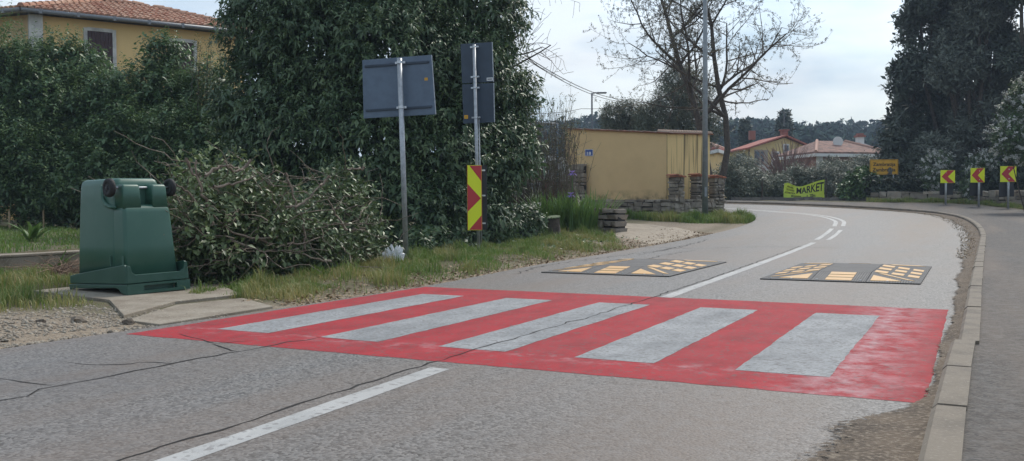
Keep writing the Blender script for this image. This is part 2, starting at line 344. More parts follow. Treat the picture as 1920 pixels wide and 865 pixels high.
# ------------------------------------------------------------------ foliage helpers (numpy)
def nrm(a): return a/np.maximum(np.linalg.norm(a, axis=-1, keepdims=True), 1e-6)
def leaf_mesh(P, D, Nn, Ln, Wd, droop=.25, quad=False):
    """P base, D direction, Nn face normal; 5-point folded leaf (4 triangles) or 4-point (2 triangles)"""
    D = nrm(D); S = nrm(np.cross(D, Nn)); Nn = np.cross(S, D); n = len(P); Ln = Ln[:, None]; Wd = Wd[:, None]
    up = np.array([0, 0, 1.0])
    tip = P+D*Ln-up*(droop*Ln)
    if quad:
        l = P+D*Ln*.5+S*Wd*.5; r = P+D*Ln*.5-S*Wd*.5
        V = np.stack([P, l, tip, r], 1).reshape(-1, 3); i = np.arange(n)[:, None]*4
        return V, np.concatenate([i+np.array([[0, 1, 2]]), i+np.array([[0, 2, 3]])], 1).reshape(-1, 3), 4
    mid = P+D*Ln*.52-up*(droop*.22*Ln)
    l = P+D*Ln*.45+S*Wd*.5+Nn*Wd*.16; r = P+D*Ln*.45-S*Wd*.5+Nn*Wd*.16
    V = np.stack([P, l, mid, r, tip], 1).reshape(-1, 3); i = np.arange(n)[:, None]*5
    return V, np.concatenate([i+np.array([[0, 2, 1]]), i+np.array([[0, 3, 2]]), i+np.array([[1, 2, 4]]), i+np.array([[2, 3, 4]])], 1).reshape(-1, 3), 5
def shoots(rng, P, D, length, k, leaf, width, droop=.25, along=.45, quad=False, jitter=.25, tint=None, sag=.15):
    """k leaves along each shoot that starts at P and runs along D"""
    n = len(P); D = nrm(D); length = np.broadcast_to(length, (n,)); t = (np.arange(k)+.6)/k
    a = nrm(np.cross(D, rng.normal(size=(n, 3)))); b = np.cross(D, a)
    ang = np.arange(k)*2.4+rng.uniform(0, 6.3, (n, 1))
    rad = a[:, None]*np.cos(ang)[..., None]+b[:, None]*np.sin(ang)[..., None]
    base = P[:, None]+D[:, None]*(t[None, :, None]*length[:, None, None]); base[..., 2] -= sag*(t**2)[None, :]*length[:, None]
    d = nrm(D[:, None]*along+rad+rng.normal(size=(n, k, 3))*jitter)
    nn = nrm(D[:, None]*.8-rad*.2+np.array([0, 0, .9])+rng.normal(size=(n, k, 3))*jitter)
    Ln = leaf*rng.uniform(.65, 1.2, (n, k)); Wd = Ln*width*rng.uniform(.8, 1.2, (n, k))
    V, Fc, m = leaf_mesh(base.reshape(-1, 3), d.reshape(-1, 3), nn.reshape(-1, 3), Ln.ravel(), Wd.ravel(), droop, quad)
    tt = (rng.random(n) if tint is None else tint)
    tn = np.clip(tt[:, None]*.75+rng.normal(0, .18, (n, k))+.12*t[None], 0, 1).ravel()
    return V, Fc, np.repeat(tn, m)
def merge(parts):
    V = []; Fc = []; T = []; o = 0
    for v, f, t in parts: V.append(v); Fc.append(f+o); T.append(t); o += len(v)
    return np.concatenate(V), np.concatenate(Fc), np.concatenate(T)
def wob(P, s, ph=0):
    return (np.sin(P[:, 0]*s+ph)*np.sin(P[:, 1]*s*1.3+1.7+ph)*np.sin(P[:, 2]*s*1.1+.6+ph)+.5*np.sin(P[:, 0]*2.3*s+2+ph)*np.sin(P[:, 2]*2.6*s+ph)*np.sin(P[:, 1]*2.1*s))
def crown_points(rng, lobes, n, rmin=.8, rmax=1.05, back=.5, amp=.16, wscale=1.6):
    """points and outward directions on the skin of a union of ellipsoid lobes (x,y,z,rx,ry,rz)"""
    lobes = np.asarray(lobes, float); area = (lobes[:, 3]*lobes[:, 4]+lobes[:, 4]*lobes[:, 5]+lobes[:, 3]*lobes[:, 5])
    P = np.zeros((0, 3)); D = np.zeros((0, 3))
    while len(P) < n:
        idx = rng.choice(len(lobes), n*2, p=area/area.sum()); u = nrm(rng.normal(size=(n*2, 3)))
        r = rng.uniform(rmin, rmax, n*2)
        p = lobes[idx, :3]+u*lobes[idx, 3:6]*(r*(1+amp*wob(lobes[idx, :3]+u*lobes[idx, 3:6], wscale)))[:, None]
        keep = np.ones(len(p), bool)
        for q, l in enumerate(lobes):
            ins = (((p-l[:3])/(l[3:6]*rmin*.93))**2).sum(1) < 1
            keep &= ~(ins & (idx != q))
        tocam = nrm(np.array([0, 0, CAMH])-p); keep &= ((u*tocam).sum(1) > -.25) | (rng.random(len(p)) < back)
        keep &= p[:, 2] > -.1
        P = np.concatenate([P, p[keep]]); D = np.concatenate([D, nrm(u/lobes[idx, 3:6])[keep]])
    return P[:n], D[:n]
def foliage(rng, lobes, n, k, leaf, width, length, droop, up=.5, out=.6, quad=False, back=.5, inner=.35, rmin=.8, rmax=1.05, amp=.16, wscale=1.6, along=.45, jit=.5):
    P, D = crown_points(rng, lobes, n, rmin, rmax, back, amp, wscale)
    d = D*out+np.array([0, 0, up])+rng.normal(size=D.shape)*jit
    cl = .5+.5*wob(P, wscale*1.7, 3)
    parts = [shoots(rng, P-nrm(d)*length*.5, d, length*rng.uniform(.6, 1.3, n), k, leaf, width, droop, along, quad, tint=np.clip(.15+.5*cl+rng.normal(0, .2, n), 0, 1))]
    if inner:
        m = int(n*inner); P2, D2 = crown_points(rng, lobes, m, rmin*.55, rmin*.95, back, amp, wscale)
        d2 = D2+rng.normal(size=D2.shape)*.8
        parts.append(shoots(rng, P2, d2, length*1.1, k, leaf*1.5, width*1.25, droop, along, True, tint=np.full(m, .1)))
    return merge(parts)
def branch_paths(rng, start, direction, length, radius, level, out, maxlev=3, nseg=6, up=.05, wig=.16, kids=(5, 5, 4), spread=.9, shrink=.55):
    p = np.array(start, float); d = nrm(np.array(direction, float)); pts = [p.copy()]; rad = [radius]
    for i in range(nseg):
        d = nrm(d+rng.normal(size=3)*wig+np.array([0, 0, up])); p = p+d*length/nseg; pts.append(p.copy()); rad.append(radius*(1-.72*(i+1)/nseg))
        if level < maxlev and i >= (1 if level else 2):
            c = kids[level]/(nseg-1)
            for _ in range(int(c)+(rng.random() < c % 1)):
                a = nrm(np.cross(d, rng.normal(size=3))); q = nrm(d*(1-spread*.45)+a*spread)
                branch_paths(rng, p, q, length*shrink*rng.uniform(.7, 1.2), rad[-1]*.62, level+1, out, maxlev, nseg, up, wig, kids, spread, shrink)
    out.append((level, np.array(pts), rad))
def tubes_np(paths, sides=5):
    V = []; Fc = []; o = 0
    ang = np.arange(sides)*2*np.pi/sides
    for pts, rad in paths:
        pts = np.asarray(pts, float); rad = np.asarray(rad, float); n = len(pts)
        t = nrm(np.gradient(pts, axis=0)); ref = np.where(np.abs(t[:, 2:3]) < .9, np.array([[0, 0, 1.]]), np.array([[0, 1., 0]]))
        a = nrm(np.cross(t, ref)); b = np.cross(t, a)
        V.append((pts[:, None]+(a[:, None]*np.cos(ang)[None, :, None]+b[:, None]*np.sin(ang)[None, :, None])*rad[:, None, None]).reshape(-1, 3))
        i = np.arange(n-1)[:, None]*sides; k = np.arange(sides)[None]; k2 = (k+1) % sides
        Fc.append(np.stack([i+k, i+k2, i+sides+k2, i+sides+k], -1).reshape(-1, 4)+o); o += n*sides
    return np.concatenate(V), np.concatenate(Fc)

# ------------------------------------------------------------------ road plan
def catmull(pts, step=.35):
    pts = [Vector(p) for p in pts]; P = [pts[0]*2-pts[1]]+pts+[pts[-1]*2-pts[-2]]; o = []
    for i in range(1, len(P)-2):
        n = max(2, int((P[i+1]-P[i]).length/step))
        for k in range(n):
            t = k/n; a, b, c, d = P[i-1], P[i], P[i+1], P[i+2]
            o.append(.5*(2*b+(c-a)*t+(2*a-5*b+4*c-d)*t*t+(3*b-a-3*c+d)*t**3))
    o.append(pts[-1]); return o
def resample(pl, n):
    s = [0]
    for a, b in zip(pl, pl[1:]): s.append(s[-1]+(b-a).length)
    u = np.linspace(0, s[-1], n); return np.stack([np.interp(u, s, [p[i] for p in pl]) for i in (0, 1)], 1)
LEFT = [(-6.0, -14), (-5.95, 0), (-5.9, 4), (-5.78, 6.5), (-5.75, 9), (-5.88, 10.6), (-6.06, 12.6), (-6.15, 15), (-6.25, 17.5), (-6.26, 19.6), (-6.18, 23.4), (-6.16, 27), (-6.5, 30.6), (-7.3, 33), (-9, 34.6), (-12, 35.4), (-17, 36.4), (-40, 41)]
KERB = [(-.15, -14), (-.15, 0), (-.14, 3.4), (-.12, 4.7), (-.09, 6.3), (-.06, 9), (.02, 16), (.10, 22), (.12, 25), (0, 29), (-.43, 33), (-1.15, 35.9), (-2.4, 38), (-4.4, 39.5), (-6.8, 40.6), (-9.2, 41.4), (-12, 42.2), (-17, 43.3), (-40, 48)]
PAVO = [(4.2, -14), (4.2, 0), (4.2, 16), (3.9, 25), (3.3, 31), (2.4, 36), (1.5, 39.2), (.3, 41.6), (-1.2, 42.7), (-3, 42.9), (-5, 42.9), (-7, 43.0), (-9.2, 43.3), (-12, 44), (-17, 45.1), (-40, 50)]
NS = 300
Lc = resample(catmull(LEFT), NS); Kc = resample(catmull(KERB), NS); Pc = resample(catmull(PAVO), NS)
def edge_xy(poly):
    a = np.array([tuple(p) for p in catmull(poly)]); return a
leftA = edge_xy(LEFT); kerbA = edge_xy(KERB); pavA = edge_xy(PAVO)
def inside(px, py, poly):
    r = np.zeros(px.shape, bool); n = len(poly); j = n-1
    for i in range(n):
        xi, yi = poly[i]; xj, yj = poly[j]
        c = ((yi > py) != (yj > py)) & (px < (xj-xi)*(py-yi)/(yj-yi+1e-12)+xi); r ^= c; j = i
    return r
road_poly = np.concatenate([leftA[::2], kerbA[::-2]]); pave_poly = np.concatenate([kerbA[::2], pavA[::-2]])
def dist_poly(px, py, A):
    d = np.full(px.shape, 1e9)
    for (ax, ay), (bx, by) in zip(A[:-1:3], A[3::3]):
        vx, vy = bx-ax, by-ay; t = np.clip(((px-ax)*vx+(py-ay)*vy)/(vx*vx+vy*vy+1e-9), 0, 1)
        d = np.minimum(d, np.hypot(px-ax-t*vx, py-ay-t*vy))
    return d
def sstep(a, b, x): t = np.clip((x-a)/(b-a), 0, 1); return t*t*(3-2*t)
def lawn(x, y):                            # raised garden behind the low retaining wall
    s = (x+11.32)*(-.9988)+(y-8)*.05       # metres behind the wall line
    return .30*sstep(.02, .14, s)*sstep(18, 14, y)*sstep(-6, -2, y)
def terrain(x, y):
    z = ramp(x*CF.x+y*CF.y); dl = dist_poly(x, y, leftA); road = inside(x, y, road_poly) | inside(x, y, pave_poly)
    up = .05*sstep(.05, .9, dl)+.02*np.sin(x*3.1+y*1.7)*np.sin(y*2.3-x)*sstep(.3, 1, dl)
    up = up*(1-sstep(-9.7, -9.2, x)*sstep(4.6, 5.0, y)*sstep(8.5, 8.0, y))
    near = (dl < .28)
    return np.where(road, z-.10, np.where(near, z-.012, z+up+lawn(x, y)))
def ter(x, y): return float(terrain(np.array([float(x)]), np.array([float(y)]))[0])

# ground sheet
def lines(a, b, s, far, g=1.16):
    o = list(np.arange(a, b+1e-6, s)); st = s
    while o[-1] < far: st *= g; o.append(o[-1]+st)
    st = s
    while o[0] > -far: st *= g; o.insert(0, o[0]-st)
    return np.array(o)
gx = lines(-14, 6, .17, 600); gy = lines(-1, 46, .2, 600)
GX, GY = np.meshgrid(gx, gy); gz = terrain(GX.ravel(), GY.ravel())
dd = GX.ravel()*CF.x+GY.ravel()*CF.y
gz = gz+sstep(110, 330, dd)*16
gv = np.stack([GX.ravel(), GY.ravel(), gz], 1); nx = len(gx)
ii, jj = np.meshgrid(np.arange(nx-1), np.arange(len(gy)-1)); q = (jj*nx+ii).ravel()
gf = np.stack([q, q+1, q+1+nx, q+nx], 1)
dl = dist_poly(GX.ravel(), GY.ravel(), leftA)
gt = np.clip(1.25-dl/.45, 0, 1)
x_, y_ = GX.ravel(), GY.ravel()
gravel_zone = sstep(-8.6, -7.4, x_)*sstep(6.0, 4.9, y_)+sstep(-9.6, -8.6, x_)*sstep(17.2, 18.4, y_)*sstep(29, 26, y_)*sstep(-6.5,-6.8,x_)
red_soil = 0
gt = np.maximum(gt, np.clip(gravel_zone, 0, 1)); gt = np.where(dd > 60, 0, gt)
tag(big('ground', gv, gf, GROUND, tint=gt, smooth=True), kind='structure')

def strip(name, A, B, m, dz, lanes=8, prof=None, z0=None):
    V = []; Fc = []
    for i in range(NS):
        for k in range(lanes+1):
            t = k/lanes; x = A[i][0]*(1-t)+B[i][0]*t; y = A[i][1]*(1-t)+B[i][1]*t
            V.append((x, y, gnd(x, y)+dz+(prof(t) if prof else 0)))
    for i in range(NS-1):
        for k in range(lanes): a = i*(lanes+1)+k; Fc.append((a, a+1, a+lanes+2, a+lanes+1))
    return mk(name, V, Fc, m, smooth=True)
road = tag(strip('road', Lc, Kc, ASPH, 0, 14), kind='structure')
def offset(A, o):
    t = np.gradient(A, axis=0); t /= np.linalg.norm(t, axis=1)[:, None]; return A+np.stack([t[:, 1], -t[:, 0]], 1)*o
pavement = tag(strip('pavement', offset(Kc, .06), Pc, PAVE, .085, 6), kind='structure')
# dirt gathered in the gutter along the kerb
rng = np.random.default_rng(5)
def dirt_width(y): return np.interp(y, [-14, 2, 3.3, 4.2, 4.8, 9, 12, 20, 26, 30, 34, 40, 60], [.7, .62, .58, .48, .16, .15, .24, .28, .40, .52, .56, .36, .25])
V = []; Fc = []; K6 = resample(catmull(KERB), 900)
o6 = np.gradient(K6, axis=0); o6 /= np.linalg.norm(o6, axis=1)[:, None]; n6 = np.stack([-o6[:, 1], o6[:, 0]], 1)
s6 = np.concatenate([[0], np.cumsum(np.linalg.norm(np.diff(K6, axis=0), axis=1))])-14
for i in range(900):
    w = dirt_width(s6[i])*(1+.12*math.sin(s6[i]*2.1)+.07*math.sin(s6[i]*7.7+1)+.05*math.sin(s6[i]*19))+random.uniform(-.012, .012)
    for k in range(6):
        t = k/5; p = K6[i]+n6[i]*(w*t-.01); V.append((p[0], p[1], gnd(p[0], p[1])+.004+.034*(1-t)**1.5+random.uniform(0, .005)*(k < 4)))
for i in range(899):
    for k in range(5): a = i*6+k; Fc.append((a, a+6, a+7, a+1))
gd = mk('gutter_dirt', V, Fc, DIRT, smooth=True); tag(gd, kind='structure')
ga = gd.data.attributes.new('tint', 'FLOAT', 'POINT'); ga.data.foreach_set('value', [k/5 for i in range(900) for k in range(6)])
tN = DIRT.node_tree; at_n = tN.nodes.new('ShaderNodeAttribute'); at_n.attribute_name = 'tint'       # ragged, crumbling outer edge
gn = tN.nodes.new('ShaderNodeTexNoise'); gn.inputs['Scale'].default_value = 26; gn.inputs['Detail'].default_value = 8; gn.inputs['Roughness'].default_value = .75
gg = tN.nodes.new('ShaderNodeNewGeometry'); tN.links.new(gg.outputs['Position'], gn.inputs['Vector'])
gm = tN.nodes.new('ShaderNodeMath'); gm.operation = 'SUBTRACT'; g2_ = tN.nodes.new('ShaderNodeMapRange'); g2_.inputs[1].default_value = .30; g2_.inputs[2].default_value = 1.0; g2_.inputs[3].default_value = .15; g2_.inputs[4].default_value = .78
tN.links.new(at_n.outputs['Fac'], g2_.inputs[0]); tN.links.new(gn.outputs[0], gm.inputs[0]); tN.links.new(g2_.outputs[0], gm.inputs[1])
gr = tN.nodes.new('ShaderNodeMapRange'); gr.inputs[1].default_value = -.02; gr.inputs[2].default_value = .04; tN.links.new(gm.outputs[0], gr.inputs[0]); tN.links.new(gr.outputs[0], tN.nodes['Principled BSDF'].inputs['Alpha'])
# kerb stones
kerb = thing('kerb', (-.1, 6, 0), 'grey concrete kerb of single stones curving along the right side of the road', 'kerb')
acc = 0; last = .27-14; kb = [-14+.27]
while kb[-1] < 92: kb.append(kb[-1]+1.0)
def kp(s): return np.array([np.interp(s, s6, K6[:, 0]), np.interp(s, s6, K6[:, 1])])
for a, b in zip(kb, kb[1:]):
    if a > s6[-1]-2 or b < 1: continue
    p0, p1 = kp(a+.006), kp(b-.006); t = p1-p0; t /= np.linalg.norm(t); n = np.array([t[1], -t[0]])
    j0, j1 = (random.uniform(-.006, .006) for _ in 'ab'); sh = -.03 if b < 6.5 else 0; dz = random.uniform(-.006, .006); w = .135 if b < 6.5 else .12
    V = []
    for p, j in ((p0, j0), (p1, j1)):
        g = gnd(p[0], p[1])
        for o, z in ((0, -.12), (0, .085), (.022, .108), (w, .108), (w, -.12)):
            xx = p+n*(o+sh+j); V.append((xx[0], xx[1], g+z+dz))
    mk('kerb_stone', V, [(0, 1, 6, 5), (1, 2, 7, 6), (2, 3, 8, 7), (3, 4, 9, 8), (0, 4, 3, 2, 1), (5, 6, 7, 8, 9)], KERBM, kerb)

# painted markings
def sheet(name, poly, m, z, cut=.4):
    bm = bmesh.new(); f = bm.faces.new([bm.verts.new((x, y, gnd(x, y)+z)) for x, y in poly]); bmesh.ops.recalc_face_normals(bm, faces=[f])
    if f.normal.z < 0: f.normal_flip()
    me = bpy.data.meshes.new(name); bm.to_mesh(me); bm.free(); return link(name, me, m, road)
def rough_rect(x0, x1, y0, y1, j=.008, st=.12):
    o = []
    for (a, b), (c, d) in (((x0, y0), (x1, y0)), ((x1, y0), (x1, y1)), ((x1, y1), (x0, y1)), ((x0, y1), (x0, y0))):
        n = max(1, int(math.hypot(c-a, d-b)/st))
        o += [(a+(c-a)*k/n+random.uniform(-j, j), b+(d-b)*k/n+random.uniform(-j, j)) for k in range(n)]
    return o
tag(sheet('red_crossing_field', rough_rect(-5.70, -.2, 4.75, 8.92), RED, .0014), 'bright red painted field of the zebra crossing')
X0, PT, WS = -5.3736*CAMH, 1.0307*CAMH, .5285*CAMH; YN, YF = 5.3446*CAMH, 8.3751*CAMH
for k in range(5):
    sheet('white_stripe', rough_rect(X0+k*PT, X0+k*PT+WS, YN, YF, .006), WHITE, .0028)
def line_strip(name, pts, w, m, z=.0014, j=.004):
    c = catmull(pts, .3); Lf = []; Rt = []
    for i, p in enumerate(c):
        t = (c[min(i+1, len(c)-1)]-c[max(i-1, 0)]).normalized(); n = Vector((-t.y, t.x)); ww = w/2+random.uniform(-j, j)
        Lf.append(p+n*ww); Rt.append(p-n*ww)
    V = [(p.x, p.y, gnd(p.x, p.y)+z) for pr in zip(Lf, Rt) for p in pr]; Fc = [(2*i, 2*i+1, 2*i+3, 2*i+2) for i in range(len(c)-1)]
    return mk(name, V, Fc, m, road)
line_strip('centre_line', [(-2.62, -8), (-2.66, 0), (-2.72, 2.5), (-2.81, 4.56)], .13, LINEW)
line_strip('centre_line', [(-2.80, 8.9), (-2.95, 13.5), (-3.13, 18.3), (-3.25, 21.4)], .12, LINEW)
line_strip('centre_line', [(-3.36, 22.6), (-3.46, 24.8), (-3.60, 27.0)], .11, LINEW)
line_strip('centre_line', [(-3.10, 22.6), (-3.18, 24.6), (-3.3, 26.5)], .10, LINEW)
far1 = [(-3.66, 28), (-4.0, 30.6), (-4.9, 33.4), (-6.4, 35.6), (-9.5, 37.6), (-14, 39)]
line_strip('centre_line', far1, .12, LINEW); line_strip('centre_line', [(x+.22, y+.18) for x, y in far1], .12, LINEW)
# cracks
def crack(pts, w=.014, seed=0, wob_=.03, z=.0018):
    r = random.Random(seed); c = catmull([(Vector(p)) for p in pts], .12); out = []
    for i, p in enumerate(c): out.append(p+Vector((r.gauss(0, wob_), r.gauss(0, wob_))))
    V = []; Fc = []
    for i, p in enumerate(out):
        t = (out[min(i+1, len(out)-1)]-out[max(i-1, 0)]); t = t.normalized() if t.length else Vector((0, 1)); n = Vector((-t.y, t.x)); ww = w*r.uniform(.25, 1)*(0.25 if i in (0, len(out)-1) else 1)
        for s in (1, -1): q = p+n*ww*.5*s; V.append((q.x, q.y, gnd(q.x, q.y)+z))
    Fc = [(2*i, 2*i+1, 2*i+3, 2*i+2) for i in range(len(out)-1)]
    return mk('crack', V, Fc, CRACK, road)
def gp(px, py): p = on_ground(px, py); return (p.x, p.y)
crack([(-2.78, -4), (-2.86, 1), (-2.9, 2.6), (-2.94, 3.6), (-2.96, 4.8)], .022, 1, .018)
crack([(-2.96, 4.8), (-2.93, 6), (-2.9, 7.3), (-2.92, 8.9), (-3.0, 12), (-3.15, 16), (-3.3, 20)], .018, 2, .012, .0042)
crack([gp(-60, 770), gp(10, 752), gp(100, 725), gp(230, 705), gp(330, 682), gp(440, 662), gp(520, 650), gp(600, 634)], .018, 3, .03, .0030)
crack([gp(-40, 706), gp(40, 718), gp(100, 724)], .014, 4, .012)
crack([gp(130, 678), gp(220, 684), gp(262, 680), gp(335, 683)], .018, 5, .022)
crack([gp(400, 645), gp(425, 655), gp(445, 662)], .02, 6, .008, .0030)
crack([gp(335, 628), gp(375, 638), gp(405, 646), gp(470, 640)], .014, 7, .01, .0030)
crack([gp(640, 718), gp(665, 724)], .01, 8, .006)
crack([gp(960, 515), gp(1040, 496), gp(1130, 484), gp(1210, 474), gp(1290, 462)], .03, 9, .04)
crack([gp(1200, 478), gp(1260, 466), gp(1330, 449)], .035, 10, .04)
crack([gp(1170, 462), gp(1300, 466), gp(1440, 463), gp(1580, 466)], .03, 12, .03)
crack([gp(1180, 492), gp(1250, 478), gp(1300, 470)], .025, 13, .04)

# concrete apron under the upturned container
apron = tag(bpy.data.objects.new('concrete_apron', None), kind='structure'); COL.objects.link(apron)
def slab(poly, z):
    g = Geo(); g.prism([(x, y, z-.1) for x, y in poly], (0, 0, .1)); return g.make('concrete_slab', CONC, apron, bevel=.006)
slab([gp(512, 577), gp(298, 612), gp(238, 604), gp(330, 575), gp(456, 562)], .014)
slab([(-9.35, 6.55), gp(205, 568), gp(232, 598), gp(328, 571), gp(452, 557), gp(418, 541), gp(380, 536), (-9.3, 8.0)], .030)
# driveway patch beside the shed
dp = [(-6.32, 18.6), (-6.30, 23.8), (-7.5, 25.3), (-9.2, 26.4), (-14, 27), (-14, 24.6), (-9.4, 23.7), (-7.7, 20.4)]
dv = []
cx = sum(p[0] for p in dp)/8; cy = sum(p[1] for p in dp)/8
bm = bmesh.new(); f = bm.faces.new([bm.verts.new((x, y, 0)) for x, y in dp]); bmesh.ops.triangulate(bm, faces=[f]); bmesh.ops.subdivide_edges(bm, edges=bm.edges[:], cuts=5, use_grid_fill=True)
for v in bm.verts: v.co.z = ter(v.co.x, v.co.y)+(-.02 if v.is_boundary else .022)
me = bpy.data.meshes.new('driveway'); bm.to_mesh(me); bm.free()
tag(link('driveway', me, mat('driveway_gravel', (.36, .30, .23), .95, noise=[(6, (.25, .205, .155), .42, .64), (50, (.44, .385, .32), .55, .72)], bump=(50, .6, .01))), kind='structure')

# ================================================================== objects
XW, YW, ZW = Vector((1, 0, 0)), Vector((0, 1, 0)), Vector((0, 0, 1))
FH = Vector((CF.x, CF.y, 0)).normalized(); RH = Vector((math.cos(YAW), math.sin(YAW), 0))   # level forward / right of the view
def ray_plane(px, py, p0, n):
    o = Vector((0, 0, CAMH)); r = at(px, py, 1)-o; t = (Vector(p0)-o).dot(n)/r.dot(n); return o+r*t

# ---------------------------------------------------------------- speed cushions
def speed_cushion(cx, cy, label):
    Wd, Ln, sx, sy, hh, e = 1.83, 3.05, .60, .72, .062, .014
    root = thing('speed_cushion', (cx, cy, 0), label, 'speed cushion', 'rubber speed cushions beyond the crossing')
    x0, y0 = cx-Wd/2, cy-Ln/2
    def hz(x, y):
        a = min((x-x0)/sx, (x0+Wd-x)/sx, (y-y0)/sy, (y0+Ln-y)/sy, 1); return e+hh*max(0, a)
    xs = [0, sx, Wd-sx, Wd]; ys = [0, sy, Ln/2, Ln-sy, Ln]
    for i in range(3):
        for j in range(4):
            g = .003; ax, bx, ay, by = x0+xs[i]+g, x0+xs[i+1]-g, y0+ys[j]+g, y0+ys[j+1]-g; n = 6; V = []; Fc = []
            corner = i != 1 and j in (0, 3); flip = (i == 0) != (j == 0)
            for q in range(n+1):
                for p in range(n+1):
                    x = ax+(bx-ax)*p/n; y = ay+(by-ay)*q/n; V.append((x, y, hz(x, y)))
            for q in range(n):
                for p in range(n):
                    a = q*(n+1)+p; b, c, d = a+1, a+n+2, a+n+1
                    Fc += [(a, b, c), (a, c, d)] if not flip else [(a, b, d), (b, c, d)]
            m = len(V); ring = [p for p in range(n+1)]+[q*(n+1)+n for q in range(1, n+1)]+[n*(n+1)+p for p in range(n-1, -1, -1)]+[q*(n+1) for q in range(n-1, 0, -1)]
            V += [(V[r][0], V[r][1], .002) for r in ring]
            for k in range(len(ring)): k2 = (k+1) % len(ring); Fc.append((ring[k], m+k, m+k2, ring[k2]))
            mk('rubber_panel', V, Fc, CUSH, root)
    def patch(poly):
        pts = [(cx+x, y0+y) for x, y in poly]; V = [(x, y, hz(x, y)+.0045) for x, y in pts]; n = len(V)
        V += [(x, y, hz(x, y)-.002) for x, y in pts]
        mk('reflective_patch', V, [tuple(range(n))]+[(i, i+n, (i+1) % n+n, (i+1) % n) for i in range(n)], CUSHY, root)
    for s in (0, 1):
        fy = (lambda y: y) if s == 0 else (lambda y: Ln-y)
        for a, b in ((.06, .24), (.28, .44), (.48, .66)): patch([(-.15, fy(a)), (.15, fy(a)), (.15, fy(b)), (-.15, fy(b))])
        for q in (-1, 1):
            patch([(q*.70, fy(.10)), (q*.36, fy(.10)), (q*.36, fy(.50))])
            patch([(q*.84, fy(.22)), (q*.76, fy(.22)), (q*.40, fy(.66)), (q*.46, fy(.70))])
    for q in (-1, 1):
        for c, (a, b) in enumerate(((.34, .49), (.54, .68), (.73, .86))):
            for r in range(3):
                y = .78+.54*r+(.0, -.06, -.12)[c]+.04; patch([(q*a, y), (q*b, y-.03), (q*b, y+.27), (q*a, y+.30)])
    for x in (-.25, .25, -.8, .8, -.55, .55):
        for y in (.09, Ln-.09): g = Geo(); g.tube([(cx+x, y0+y, hz(cx+x, y0+y)-.004), (cx+x, y0+y, hz(cx+x, y0+y)+.006)], .014, 6); g.make('bolt', ALU, root)
    return root
speed_cushion(-4.42, 12.85, 'black and yellow rubber speed cushion in the left lane, nearer the grass verge')
speed_cushion(-1.46, 12.95, 'black and yellow rubber speed cushion in the right lane, nearer the kerb')

